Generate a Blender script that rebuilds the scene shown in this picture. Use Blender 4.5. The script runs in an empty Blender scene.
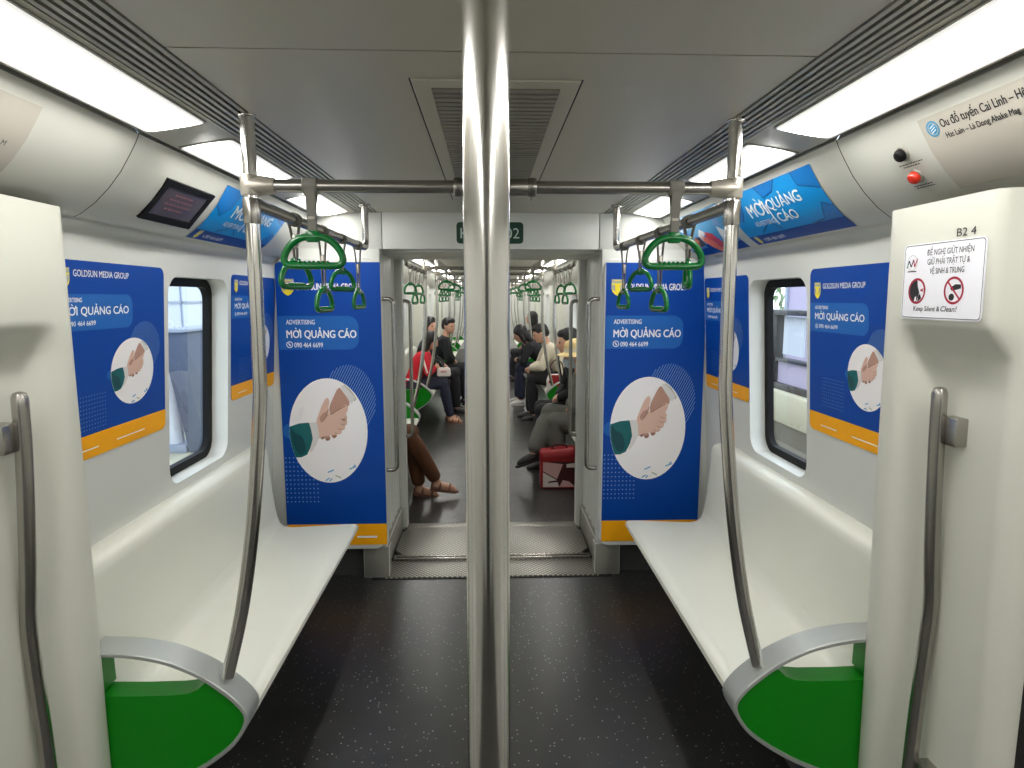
import bpy, bmesh, math, random
from mathutils import Vector, Matrix
random.seed(7)
PI = math.pi
S = bpy.context.scene
COL = S.collection

# ------------------------------------------------------------------ camera, world, exposure
F_PX, CX, CY = 640.0, 512.0, 384.0
VPX, VPY = 488.0, 298.0                      # where the carriage's long axis vanishes
_d = Vector((VPX - CX, CY - VPY, F_PX))
PSI = math.asin(-_d.x / _d.length)
TH = math.atan2(_d.y, _d.z)
cd = bpy.data.cameras.new('camera')
cam = bpy.data.objects.new('camera', cd); COL.objects.link(cam)
cd.sensor_fit = 'HORIZONTAL'; cd.sensor_width = 36.0; cd.lens = F_PX / 1024.0 * 36.0
cd.clip_start = 0.02; cd.clip_end = 200
cam.location = (-0.02, 0.0, 1.62)
cam.rotation_euler = (PI / 2 - TH, 0, -PSI)
S.camera = cam

w = bpy.data.worlds.new('daylight'); S.world = w; w.use_nodes = True
bg = w.node_tree.nodes['Background']
bg.inputs[0].default_value = (0.80, 0.88, 1.0, 1); bg.inputs[1].default_value = 1.8

S.view_settings.view_transform = 'Standard'
S.view_settings.look = 'None'
S.view_settings.gamma = 1.0
S.view_settings.use_curve_mapping = False
S.view_settings.exposure = 0.85
LAMP = 25.0                                    # strength of the ceiling light diffusers

# ------------------------------------------------------------------ materials
def srgb(r, g, b):
    f = lambda c: (c / 12.92 if c <= 0.04045 else ((c + 0.055) / 1.055) ** 2.4)
    return (f(r / 255), f(g / 255), f(b / 255), 1.0)

MATS = {}
def mat(name, col, rough=0.5, metal=0.0, spec=0.5, noise=0.0, nscale=8.0, bump=0.0, bscale=200.0, coat=0.0, emit=None):
    m = bpy.data.materials.new(name); m.use_nodes = True
    nt = m.node_tree; b = nt.nodes['Principled BSDF']
    b.inputs['Base Color'].default_value = col
    b.inputs['Roughness'].default_value = rough
    b.inputs['Metallic'].default_value = metal
    b.inputs['Specular IOR Level'].default_value = spec
    b.inputs['Coat Weight'].default_value = coat
    tc = nt.nodes.new('ShaderNodeTexCoord')
    if noise > 0:
        n = nt.nodes.new('ShaderNodeTexNoise'); n.inputs['Scale'].default_value = nscale; n.inputs['Detail'].default_value = 5
        nt.links.new(tc.outputs['Object'], n.inputs['Vector'])
        mx = nt.nodes.new('ShaderNodeMixRGB'); mx.blend_type = 'MIX'
        lo = [c * (1 - noise) for c in col[:3]] + [1]; hi = [min(1, c * (1 + noise)) for c in col[:3]] + [1]
        mx.inputs[1].default_value = lo; mx.inputs[2].default_value = hi
        nt.links.new(n.outputs['Fac'], mx.inputs[0]); nt.links.new(mx.outputs[0], b.inputs['Base Color'])
    if bump > 0:
        n2 = nt.nodes.new('ShaderNodeTexNoise'); n2.inputs['Scale'].default_value = bscale
        nt.links.new(tc.outputs['Object'], n2.inputs['Vector'])
        bp = nt.nodes.new('ShaderNodeBump'); bp.inputs['Strength'].default_value = bump; bp.inputs['Distance'].default_value = 0.002
        nt.links.new(n2.outputs['Fac'], bp.inputs['Height']); nt.links.new(bp.outputs[0], b.inputs['Normal'])
    if emit:
        b.inputs['Emission Color'].default_value = emit[0]; b.inputs['Emission Strength'].default_value = emit[1]
    MATS[name] = m
    return m

M_WALL = mat('wall_laminate', srgb(214, 215, 209), 0.42, noise=0.03, nscale=3, bump=0.05, bscale=120)
M_PILLAR = mat('pillar_moulding', srgb(212, 212, 200), 0.45, noise=0.03, nscale=4, bump=0.08, bscale=150)
M_CEIL = mat('ceiling_panel', srgb(186, 182, 168), 0.36, noise=0.02, nscale=2)
M_COVE = mat('cove_panel', srgb(206, 206, 196), 0.36, noise=0.02, nscale=3)
M_STRIP = mat('louvre_aluminium', srgb(150, 148, 138), 0.4, metal=0.3)
M_GAP = mat('dark_gap', srgb(28, 27, 25), 0.8)
M_SEAT = mat('seat_fibreglass', srgb(228, 228, 215), 0.3, noise=0.025, nscale=5)
M_STEEL = mat('brushed_steel', (0.64, 0.62, 0.585, 1), 0.17, metal=1.0, noise=0.06, nscale=14)
M_STEELD = mat('satin_steel', (0.42, 0.40, 0.37, 1), 0.27, metal=1.0, noise=0.08, nscale=14)
M_CLAMP = mat('cast_clamp', srgb(190, 184, 172), 0.38, metal=0.7)
M_ALU = mat('divider_aluminium', srgb(172, 176, 172), 0.4, metal=0.35)
M_GREEN = mat('green_panel', srgb(10, 128, 18), 0.4, spec=0.3, noise=0.04, nscale=6)
M_LOOP = mat('green_loop_plastic', srgb(4, 104, 44), 0.22, noise=0.05, nscale=30)
M_WEB = mat('grey_webbing', srgb(118, 116, 108), 0.7, bump=0.3, bscale=900)
M_BLACK = mat('black_rubber', srgb(14, 14, 15), 0.6, spec=0.2)
M_DARK = mat('dark_steel', srgb(46, 46, 46), 0.5, metal=0.3)
M_UNDER = mat('under_seat_box', srgb(70, 70, 68), 0.5)
M_BLUE = mat('poster_blue', srgb(0, 68, 158), 0.45, spec=0.25)
M_BUBBLE = mat('poster_mid_blue', srgb(34, 102, 182), 0.45, spec=0.25)
M_ORANGE = mat('poster_orange', srgb(255, 176, 18), 0.45, spec=0.25)
M_WHITE = mat('print_white', srgb(246, 246, 246), 0.35)
M_PHOTO = mat('photo_white', srgb(250, 246, 246), 0.35)
M_YEL = mat('logo_yellow', srgb(248, 226, 40), 0.35)
M_LGREY = mat('logo_grey', srgb(176, 178, 160), 0.35)
M_PALEBLUE = mat('print_pale_blue', srgb(120, 160, 214), 0.35)
M_SKINP = mat('print_skin', srgb(224, 186, 168), 0.35)
M_SKINP2 = mat('print_skin_shade', srgb(190, 146, 128), 0.35)
M_SKINP3 = mat('print_skin_line', srgb(142, 100, 86), 0.35)
M_TEAL = mat('print_teal', srgb(8, 100, 104), 0.35)
M_TEALD = mat('print_teal_dark', srgb(6, 72, 80), 0.35)
M_CUFF = mat('print_cuff', srgb(226, 222, 220), 0.35)
M_CYAN = mat('print_cyan', srgb(70, 160, 210), 0.35)
M_CB1 = mat('poster_sky_blue', srgb(0, 150, 226), 0.32)
M_CB2 = mat('poster_deep_sky', srgb(0, 122, 204), 0.32)
M_CB3 = mat('poster_crack', srgb(0, 84, 158), 0.32)
M_RED = mat('red_button', srgb(214, 50, 30), 0.25)
M_PRED = mat('print_red', srgb(226, 60, 40), 0.35)
M_POR = mat('print_orange', srgb(250, 130, 60), 0.35)
M_INK = mat('print_ink', srgb(30, 30, 34), 0.5)
M_SIGNRED = mat('print_sign_red', srgb(168, 24, 54), 0.4)
M_STICK = mat('sticker_white', srgb(240, 240, 246), 0.35)
M_LOGOBLUE = mat('print_logo_blue', srgb(60, 150, 190), 0.4)
M_MAP = mat('map_sheet', srgb(196, 190, 178), 0.25)
M_SIGNGREEN = mat('sign_green', srgb(8, 62, 44), 0.35)
M_SIGNTXT = mat('sign_pale', srgb(200, 218, 205), 0.4)
M_SCREEN = mat('screen_glass', srgb(92, 82, 78), 0.15)
M_SCRTXT = mat('screen_text', srgb(150, 96, 88), 0.3)
M_VENTB = mat('vent_back', srgb(88, 86, 80), 0.7)
M_BELLOWS = mat('gangway_lining', srgb(214, 214, 206), 0.28, noise=0.08, nscale=6)

def lamp_material():
    m = bpy.data.materials.new('lit_diffuser'); m.use_nodes = True
    nt = m.node_tree; b = nt.nodes['Principled BSDF']
    b.inputs['Base Color'].default_value = (0.8, 0.8, 0.78, 1); b.inputs['Roughness'].default_value = 0.4
    b.inputs['Emission Color'].default_value = (1.0, 0.985, 0.945, 1); 
    # the tubes sit behind the middle of the diffuser, so it fades over its last centimetres
    tc = nt.nodes.new('ShaderNodeTexCoord'); sp = nt.nodes.new('ShaderNodeSeparateXYZ'); nt.links.new(tc.outputs['Object'], sp.inputs[0])
    ab = nt.nodes.new('ShaderNodeMath'); ab.operation = 'ABSOLUTE'; nt.links.new(sp.outputs[0], ab.inputs[0])
    su = nt.nodes.new('ShaderNodeMath'); su.operation = 'SUBTRACT'; su.inputs[1].default_value = 0.837; nt.links.new(ab.outputs[0], su.inputs[0])
    a2 = nt.nodes.new('ShaderNodeMath'); a2.operation = 'ABSOLUTE'; nt.links.new(su.outputs[0], a2.inputs[0])
    mr = nt.nodes.new('ShaderNodeMapRange')
    mr.inputs['From Min'].default_value = 0.0; mr.inputs['From Max'].default_value = 0.075
    mr.inputs['To Min'].default_value = 1.0; mr.inputs['To Max'].default_value = 0.0
    pw = nt.nodes.new('ShaderNodeMath'); pw.operation = 'POWER'; pw.inputs[1].default_value = 2.5
    ml = nt.nodes.new('ShaderNodeMath'); ml.operation = 'MULTIPLY_ADD'; ml.inputs[1].default_value = LAMP; ml.inputs[2].default_value = 0.38
    nt.links.new(a2.outputs[0], mr.inputs['Value']); nt.links.new(mr.outputs[0], pw.inputs[0]); nt.links.new(pw.outputs[0], ml.inputs[0])
    nt.links.new(ml.outputs[0], b.inputs['Emission Strength'])
    return m
M_LAMP = lamp_material()

def floor_material():
    m = bpy.data.materials.new('speckled_vinyl'); m.use_nodes = True
    nt = m.node_tree; b = nt.nodes['Principled BSDF']
    tc = nt.nodes.new('ShaderNodeTexCoord')
    v = nt.nodes.new('ShaderNodeTexVoronoi'); v.inputs['Scale'].default_value = 60
    nt.links.new(tc.outputs['Object'], v.inputs['Vector'])
    r = nt.nodes.new('ShaderNodeValToRGB')
    r.color_ramp.elements[0].position = 0.13; r.color_ramp.elements[0].color = (1, 1, 1, 1)
    r.color_ramp.elements[1].position = 0.20; r.color_ramp.elements[1].color = (0, 0, 0, 1)
    nt.links.new(v.outputs['Distance'], r.inputs['Fac'])
    wn = nt.nodes.new('ShaderNodeSeparateColor'); nt.links.new(v.outputs['Color'], wn.inputs[0])
    gt = nt.nodes.new('ShaderNodeMath'); gt.operation = 'GREATER_THAN'; gt.inputs[1].default_value = 0.64
    nt.links.new(wn.outputs[0], gt.inputs[0])
    mul = nt.nodes.new('ShaderNodeMath'); mul.operation = 'MULTIPLY'
    nt.links.new(r.outputs['Color'], mul.inputs[0]); nt.links.new(gt.outputs[0], mul.inputs[1])
    n = nt.nodes.new('ShaderNodeTexNoise'); n.inputs['Scale'].default_value = 7; n.inputs['Detail'].default_value = 8
    nt.links.new(tc.outputs['Object'], n.inputs['Vector'])
    base = nt.nodes.new('ShaderNodeMixRGB'); base.inputs[1].default_value = (0.012, 0.012, 0.011, 1); base.inputs[2].default_value = (0.036, 0.035, 0.032, 1)
    nt.links.new(n.outputs['Fac'], base.inputs[0])
    mx = nt.nodes.new('ShaderNodeMixRGB'); mx.inputs[2].default_value = (0.42, 0.42, 0.39, 1)
    nt.links.new(mul.outputs[0], mx.inputs[0]); nt.links.new(base.outputs[0], mx.inputs[1])
    nt.links.new(mx.outputs[0], b.inputs['Base Color'])
    rr = nt.nodes.new('ShaderNodeMapRange'); rr.inputs['To Min'].default_value = 0.26; rr.inputs['To Max'].default_value = 0.44
    nt.links.new(n.outputs['Fac'], rr.inputs['Value']); nt.links.new(rr.outputs[0], b.inputs['Roughness'])
    b.inputs['Specular IOR Level'].default_value = 0.75
    return m
M_FLOOR = floor_material()

def tread_material():
    m = bpy.data.materials.new('chequered_tread'); m.use_nodes = True
    nt = m.node_tree; b = nt.nodes['Principled BSDF']
    b.inputs['Metallic'].default_value = 0.8; b.inputs['Roughness'].default_value = 0.42
    tc = nt.nodes.new('ShaderNodeTexCoord')
    mp = nt.nodes.new('ShaderNodeMapping'); mp.inputs['Rotation'].default_value = (0, 0, PI / 4)
    nt.links.new(tc.outputs['Object'], mp.inputs['Vector'])
    v = nt.nodes.new('ShaderNodeTexVoronoi'); v.voronoi_dimensions = '2D'; v.inputs['Scale'].default_value = 48; v.inputs['Randomness'].default_value = 0.0
    nt.links.new(mp.outputs[0], v.inputs['Vector'])
    r = nt.nodes.new('ShaderNodeValToRGB'); r.color_ramp.elements[0].position = 0.28; r.color_ramp.elements[0].color = (0.46, 0.44, 0.40, 1)
    r.color_ramp.elements[1].position = 0.42; r.color_ramp.elements[1].color = (0.20, 0.19, 0.17, 1)
    nt.links.new(v.outputs['Distance'], r.inputs['Fac']); nt.links.new(r.outputs['Color'], b.inputs['Base Color'])
    bp = nt.nodes.new('ShaderNodeBump'); bp.inputs['Strength'].default_value = 0.5; bp.inputs['Distance'].default_value = 0.003; bp.invert = True
    nt.links.new(v.outputs['Distance'], bp.inputs['Height']); nt.links.new(bp.outputs[0], b.inputs['Normal'])
    return m
M_TREAD = tread_material()

def glass_material():
    m = bpy.data.materials.new('window_glass'); m.use_nodes = True
    nt = m.node_tree; nt.nodes.remove(nt.nodes['Principled BSDF'])
    out = nt.nodes['Material Output']
    tr = nt.nodes.new('ShaderNodeBsdfTransparent'); tr.inputs[0].default_value = (0.86, 0.90, 0.90, 1)
    gl = nt.nodes.new('ShaderNodeBsdfGlossy'); gl.inputs['Roughness'].default_value = 0.02
    fr = nt.nodes.new('ShaderNodeFresnel'); fr.inputs[0].default_value = 1.45
    mx = nt.nodes.new('ShaderNodeMixShader')
    nt.links.new(fr.outputs[0], mx.inputs[0]); nt.links.new(tr.outputs[0], mx.inputs[1]); nt.links.new(gl.outputs[0], mx.inputs[2])
    nt.links.new(mx.outputs[0], out.inputs[0])
    return m
M_GLASS = glass_material()

# ------------------------------------------------------------------ mesh building
class MB:
    """Collects shapes into one bmesh; material slots by order of first use."""
    def __init__(self):
        self.bm = bmesh.new(); self.mats = []
    def mi(self, m):
        if m not in self.mats: self.mats.append(m)
        return self.mats.index(m)
    def face(self, vs, m, smooth=True):
        try: f = self.bm.faces.new(vs)
        except ValueError: return None
        f.material_index = self.mi(m); f.smooth = smooth
        return f
    def box(self, x0, x1, y0, y1, z0, z1, m, bev=0.0, seg=2):
        if x0 > x1: x0, x1 = x1, x0
        if y0 > y1: y0, y1 = y1, y0
        if z0 > z1: z0, z1 = z1, z0
        v = [self.bm.verts.new(p) for p in ((x0,y0,z0),(x1,y0,z0),(x1,y1,z0),(x0,y1,z0),(x0,y0,z1),(x1,y0,z1),(x1,y1,z1),(x0,y1,z1))]
        fs = [self.face([v[i] for i in q], m) for q in ((0,3,2,1),(4,5,6,7),(0,1,5,4),(1,2,6,5),(2,3,7,6),(3,0,4,7))]
        if bev > 0:
            es = list({e for f in fs for e in f.edges})
            bmesh.ops.bevel(self.bm, geom=es, offset=bev, offset_type='OFFSET', segments=seg, profile=0.5, affect='EDGES', clamp_overlap=True)
        return self
    def loft(self, rings, m, closed=True, cap0=True, cap1=True, loop=False):
        R = [[self.bm.verts.new(p) for p in r] for r in rings]
        n = len(R[0]); K = len(R)
        for k in range(K if loop else K - 1):
            a, b = R[k], R[(k + 1) % K]
            for i in range(n if closed else n - 1):
                j = (i + 1) % n
                self.face([a[i], a[j], b[j], b[i]], m)
        if not loop and closed:
            if cap0: self.face(R[0][::-1], m)
            if cap1: self.face(R[-1], m)
        return self
    def tube(self, pts, r, m, seg=14, loop=False, caps=True, flat=1.0, up=None):
        pts = [Vector(p) for p in pts]; n = len(pts)
        rad = r if isinstance(r, (list, tuple)) else [r] * n
        tang = []
        for i in range(n):
            if loop: t = pts[(i + 1) % n] - pts[i - 1]
            else: t = pts[min(i + 1, n - 1)] - pts[max(i - 1, 0)]
            tang.append(t.normalized())
        u = Vector(up) if up else Vector((0, 0, 1))
        if abs(u.dot(tang[0])) > 0.95: u = Vector((0, 1, 0))
        rings = []
        for i in range(n):
            t = tang[i]
            u = (u - t * u.dot(t)).normalized(); v = t.cross(u)
            rings.append([pts[i] + (u * math.cos(a) * flat + v * math.sin(a)) * rad[i] for a in (2 * PI * k / seg for k in range(seg))])
        return self.loft(rings, m, True, caps, caps, loop)
    def cyl(self, p, q, r, m, seg=20, bev=0.0):
        p, q = Vector(p), Vector(q); d = (q - p).normalized()
        if bev > 0:
            return self.tube([p, p + d * bev * .3, p + d * bev, q - d * bev, q - d * bev * .3, q], [r - bev, r - bev * .3, r, r, r - bev * .3, r - bev], m, seg)
        return self.tube([p, q], r, m, seg)
    def prism(self, poly, axis, a0, a1, m, bev=0.0):
        """poly in the two other axes (in xyz order), extruded along axis from a0 to a1"""
        def mk(p, a):
            return (a, p[0], p[1]) if axis == 'x' else (p[0], a, p[1]) if axis == 'y' else (p[0], p[1], a)
        A = [self.bm.verts.new(mk(p, a0)) for p in poly]; B = [self.bm.verts.new(mk(p, a1)) for p in poly]
        n = len(poly); fs = [self.face(A[::-1], m), self.face(B, m)]
        for i in range(n):
            j = (i + 1) % n
            fs.append(self.face([A[i], A[j], B[j], B[i]], m))
        if bev > 0:
            es = [e for e in set(fs[0].edges) | set(fs[1].edges)]
            bmesh.ops.bevel(self.bm, geom=es, offset=bev, offset_type='OFFSET', segments=2, profile=0.5, affect='EDGES', clamp_overlap=True)
        return self
    def ball(self, c, r, m, seg=16, rings=10, rot=None):
        r = r if isinstance(r, (list, tuple)) else (r, r, r)
        M = Matrix.Translation(c) @ (rot or Matrix()) @ Matrix.Diagonal((r[0], r[1], r[2], 1))
        res = bmesh.ops.create_uvsphere(self.bm, u_segments=seg, v_segments=rings, radius=1, matrix=M)
        mi = self.mi(m)
        for f in {f for v in res['verts'] for f in v.link_faces}: f.material_index = mi; f.smooth = True
        return self

def obj(name, mb, parent=None, ang=35, recalc=True):
    if recalc: bmesh.ops.recalc_face_normals(mb.bm, faces=mb.bm.faces)
    me = bpy.data.meshes.new(name); mb.bm.to_mesh(me); mb.bm.free()
    for m in mb.mats: me.materials.append(m)
    me.set_sharp_from_angle(angle=math.radians(ang))
    o = bpy.data.objects.new(name, me); COL.objects.link(o)
    if parent:
        o.parent = parent
        if parent.type == 'EMPTY': o.location = -parent.location
    return o

def thing(name, loc, label, cat, group=None):
    o = bpy.data.objects.new(name, None); COL.objects.link(o)
    o.location = loc; o.empty_display_size = 0.1
    return tag(o, label, cat, group)
def tag(o, label, cat, group=None, kind=None):
    o['label'] = label; o['category'] = cat
    if group: o['group'] = group
    if kind: o['kind'] = kind
    return o
def struct(name, mb, label=None, cat=None, ang=35):
    o = obj(name, mb, None, ang); o['kind'] = 'structure'
    if label: o['label'] = label
    if cat: o['category'] = cat
    return o
def dup(root, loc, rotz=0.0, label=None, group=None):
    r = root.copy(); COL.objects.link(r); r.location = loc; r.rotation_euler = (0, 0, rotz)
    if label: r['label'] = label
    if group: r['group'] = group
    for ch in list(root.children):
        c = ch.copy(); COL.objects.link(c); c.parent = r
        for g in ch.children:
            d = g.copy(); COL.objects.link(d); d.parent = c
    return r

def catmull(pts, k=6, closed=False):
    P = [Vector(p) for p in pts]; n = len(P); out = []
    for i in range(n if closed else n - 1):
        p0 = P[(i - 1) % n] if closed or i > 0 else P[0] * 2 - P[1]
        p1 = P[i]; p2 = P[(i + 1) % n]
        p3 = P[(i + 2) % n] if closed or i + 2 < n else P[-1] * 2 - P[-2]
        for j in range(k):
            t = j / k
            out.append(0.5 * ((2 * p1) + (p2 - p0) * t + (2 * p0 - 5 * p1 + 4 * p2 - p3) * t * t + (3 * p1 - p0 - 3 * p2 + p3) * t ** 3))
    if not closed: out.append(P[-1])
    return out
def rrect(x0, x1, y0, y1, r, k=6, corners=(1, 1, 1, 1)):
    """rounded rectangle, counter-clockwise from lower left; corners = ll, lr, ur, ul"""
    out = []
    for (cx, cy, a0, on, sx, sy) in ((x0 + r, y0 + r, PI, corners[0], x0, y0), (x1 - r, y0 + r, 1.5 * PI, corners[1], x1, y0),
                             (x1 - r, y1 - r, 0, corners[2], x1, y1), (x0 + r, y1 - r, .5 * PI, corners[3], x0, y1)):
        if on: out += [(cx + r * math.cos(a0 + .5 * PI * i / k), cy + r * math.sin(a0 + .5 * PI * i / k)) for i in range(k + 1)]
        else: out.append((sx, sy))
    return out
def fillet(pts, r, k=6):
    """rounds the inner corners of a polyline"""
    P = [Vector(p) for p in pts]; out = [P[0]]
    for i in range(1, len(P) - 1):
        a, b, c = P[i - 1], P[i], P[i + 1]
        d1 = (a - b).normalized(); d2 = (c - b).normalized()
        p, q = b + d1 * r, b + d2 * r
        for j in range(k + 1):
            t = j / k
            out.append(p * (1 - t) ** 2 + b * 2 * t * (1 - t) + q * t * t)
    out.append(P[-1])
    return out

# ------------------------------------------------------------------ flat prints: drawn in u, v (metres), then laid on a surface
class Flat(MB):
    def poly(self, pts, m, d=0.0):
        vs = [self.bm.verts.new((p[0], p[1], d)) for p in pts]
        f = self.face(vs, m, False)
        return self
    def disc(self, c, rx, ry, m, d=0.0, n=48):
        return self.poly([(c[0] + rx * math.cos(2 * PI * i / n), c[1] + ry * math.sin(2 * PI * i / n)) for i in range(n)], m, d)
    def ring(self, c, rx, ry, wd, m, d=0.0, n=48):
        for i in range(n):
            a, b = 2 * PI * i / n, 2 * PI * (i + 1) / n
            self.poly([(c[0] + rx * math.cos(a), c[1] + ry * math.sin(a)), (c[0] + rx * math.cos(b), c[1] + ry * math.sin(b)),
                       (c[0] + (rx - wd) * math.cos(b), c[1] + (ry - wd) * math.sin(b)), (c[0] + (rx - wd) * math.cos(a), c[1] + (ry - wd) * math.sin(a))], m, d)
        return self
    def line(self, p, q, wd, m, d=0.0):
        p, q = Vector(p), Vector(q); n = (q - p).normalized(); n = Vector((-n.y, n.x)) * wd / 2
        return self.poly([p - n, q - n, q + n, p + n], m, d)
    def text(self, s, u, v, size, m, d=0.0, width=None, bold=0.0, shear=0.0, align='LEFT'):
        """a line of lettering; bold = extra stroke width as a share of the size"""
        pre = s[:s.index('Ờ') + 1].replace('Ờ', 'O') if 'Ờ' in s else None      # O with horn and grave, marks drawn below
        s = s.replace('Ờ', 'O')
        if pre: oR = self.extent(pre)
        cu = bpy.data.curves.new('t', 'FONT'); cu.body = s; cu.size = 1.0; cu.shear = shear
        cu.resolution_u = 3; cu.fill_mode = 'FRONT'
        to = bpy.data.objects.new('t', cu); COL.objects.link(to)
        dg = bpy.context.evaluated_depsgraph_get()
        me = bpy.data.meshes.new_from_object(to.evaluated_get(dg))
        xs = [q.co.x for q in me.vertices]
        x0, x1 = min(xs), max(xs)
        sx = width / (x1 - x0) if width else size
        off = {'LEFT': 0, 'CENTER': -(x1 - x0) / 2, 'RIGHT': -(x1 - x0)}[align]
        shifts = [(0, 0)] if bold <= 0 else [(0, 0), (-bold, 0), (bold, 0), (0, bold * .6), (0, -bold * .6)]
        for k, (ex, ey) in enumerate(shifts):
            V = [self.bm.verts.new((u + (q.co.x - x0 + off) * sx + ex * size, v + q.co.y * size + ey * size, d + .00002 * k)) for q in me.vertices]
            for p in me.polygons: self.face([V[i] for i in p.vertices], m, False)
        if pre:
            X = lambda x, y: (u + (x - x0 + off) * sx, v + y * size)
            self.poly([X(oR - .16, .60), X(oR - .04, .64), X(oR + .00, .80), X(oR + .11, .80), X(oR + .10, .66), X(oR + .02, .52), X(oR - .08, .48)], m, d)
            self.poly([X(oR - .50, .92), X(oR - .36, .92), X(oR - .24, .77), X(oR - .35, .77)], m, d)
        bpy.data.objects.remove(to); bpy.data.curves.remove(cu); bpy.data.meshes.remove(me)
        return self
    @staticmethod
    def extent(s):
        cu = bpy.data.curves.new('t', 'FONT'); cu.body = s; cu.size = 1.0
        to = bpy.data.objects.new('t', cu); COL.objects.link(to)
        me = bpy.data.meshes.new_from_object(to.evaluated_get(bpy.context.evaluated_depsgraph_get()))
        x = max(q.co.x for q in me.vertices)
        bpy.data.objects.remove(to); bpy.data.curves.remove(cu); bpy.data.meshes.remove(me)
        return x
    def lay(self, f, name, parent, cuts=None):
        for c in (cuts or []):
            bmesh.ops.bisect_plane(self.bm, geom=list(self.bm.verts) + list(self.bm.edges) + list(self.bm.faces), plane_co=(0, c, 0), plane_no=(0, 1, 0))
        for q in self.bm.verts: q.co = f(q.co.x, q.co.y, q.co.z)
        return obj(name, self, parent, recalc=False)

def planemap(o, U, V):
    o, U, V = Vector(o), Vector(U).normalized(), Vector(V).normalized(); N = U.cross(V)
    return lambda u, v, d: o + U * u + V * v + N * d

# ------------------------------------------------------------------ dimensions of the carriage (metres; x across from its middle line, y along, z up)
ZC = 2.08
YE = 3.58                    # end wall of the near carriage
YP = 4.45                    # far end of the gangway
YB = -2.4                    # back of the near carriage
YF = 20.6                    # far end of the next carriage
def wx(z): return 1.18 + (1.72 - z) * 0.06       # side wall leans out towards the waist
COVE = [(0.945, 2.052), (0.955, 2.03), (0.972, 2.0), (1.0, 1.955), (1.035, 1.912), (1.075, 1.873), (1.115, 1.845), (1.14, 1.833)]
BENCH1 = (1.77, 3.26)
DIV_Y = 1.68
DW = [(2.40, 2.945)]

# ------------------------------------------------------------------ floor, ceiling, side walls, coves
def side_wall(name, s, y0, y1, holes):
    """wall sheet from z .0 to 1.80 with rounded window openings, plus the return up to the cove"""
    b = MB(); bm = b.bm; mi = b.mi(M_WALL)
    outer = [(y0, 0.0), (y1, 0.0), (y1, 1.80), (y0, 1.80)]
    loops = [outer] + [rrect(h[0], h[1], h[2], h[3], 0.075, 8) for h in holes]
    edges = []; lv = []
    for lp in loops:
        vs = [bm.verts.new((0, p[0], p[1])) for p in lp]; lv.append(vs)
        edges += [bm.edges.new((vs[i], vs[(i + 1) % len(vs)])) for i in range(len(vs))]
    bmesh.ops.triangle_fill(bm, use_beauty=True, use_dissolve=False, edges=edges)
    for v in bm.verts: v.co.x = s * wx(v.co.z)
    for vs in lv[1:]:                               # reveals
        back = [bm.verts.new((v.co.x + s * 0.085, v.co.y, v.co.z)) for v in vs]
        mid = [bm.verts.new((v.co.x + s * 0.012, v.co.y, v.co.z)) for v in vs]
        n = len(vs)
        for A, B in ((vs, mid), (mid, back)):
            for i in range(n):
                j = (i + 1) % n; b.face([A[i], A[j], B[j], B[i]], M_WALL)
    for f in bm.faces: f.material_index = mi; f.smooth = True
    top = [(wx(1.80), 1.80), (1.172, 1.815), (1.165, 1.828), (1.15, 1.834), (1.135, 1.834)]
    b.loft([[(s * x, y, z) for y in (y0, y1)] for x, z in top], M_WALL, closed=False)
    return struct(name, b, ang=50)

def window(num, s, h, label):
    y0, y1, z0, z1 = h
    root = bpy.data.objects.new('window_%d' % num, None); COL.objects.link(root)
    root.location = (s * 1.28, (y0 + y1) / 2, z0); root['kind'] = 'structure'
    if label: root['label'] = label; root['category'] = 'window'
    fr = MB()
    o = rrect(y0, y1, z0, z1, 0.075, 8); i_ = rrect(y0 + .034, y1 - .034, z0 + .034, z1 - .034, 0.06, 8)
    X = lambda z, d: s * (wx(z) + d)
    fr.loft([[(X(z, .084), y, z) for y, z in o], [(X(z, .072), y, z) for y, z in o], [(X(z, .072), y, z) for y, z in i_], [(X(z, .10), y, z) for y, z in i_], [(X(z, .10), y, z) for y, z in o]], M_BLACK, True, False, False)
    obj('window_frame', fr, root)
    g = MB(); g.face([g.bm.verts.new((X(z, .09), y, z)) for y, z in i_], M_GLASS, False)
    obj('pane', g, root)
    return root

WIN = [(2.40, 2.945, 0.905, 1.70)]
far_holes = []
for (a, bb) in ((4.86, 6.24), (7.78, 10.18), (11.78, 14.18), (15.78, 18.18)):
    far_holes.append(((a + bb) / 2 - .30, (a + bb) / 2 + .30, 0.905, 1.70))
side_wall('wall_left', -1, YB, YE, WIN)
side_wall('wall_right', 1, YB, YE, WIN)
window(1, -1, WIN[0], 'tall rounded black framed window in the left wall between two blue posters')
window(2, 1, WIN[0], 'tall rounded black framed window in the right wall between two blue posters')
n_ = 3
side_wall('wall_left.001', -1, YP, YF, far_holes); side_wall('wall_right.001', 1, YP, YF, far_holes)
for h in far_holes:
    window(n_, -1, h, None); window(n_ + 1, 1, h, None); n_ += 2

b = MB(); b.box(-1.3, 1.3, YB, YE + .12, -.06, 0, M_FLOOR); struct('floor', b)
b = MB(); b.box(-1.3, 1.3, YP - .10, YF, -.06, 0, M_FLOOR); struct('floor.001', b)

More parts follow.
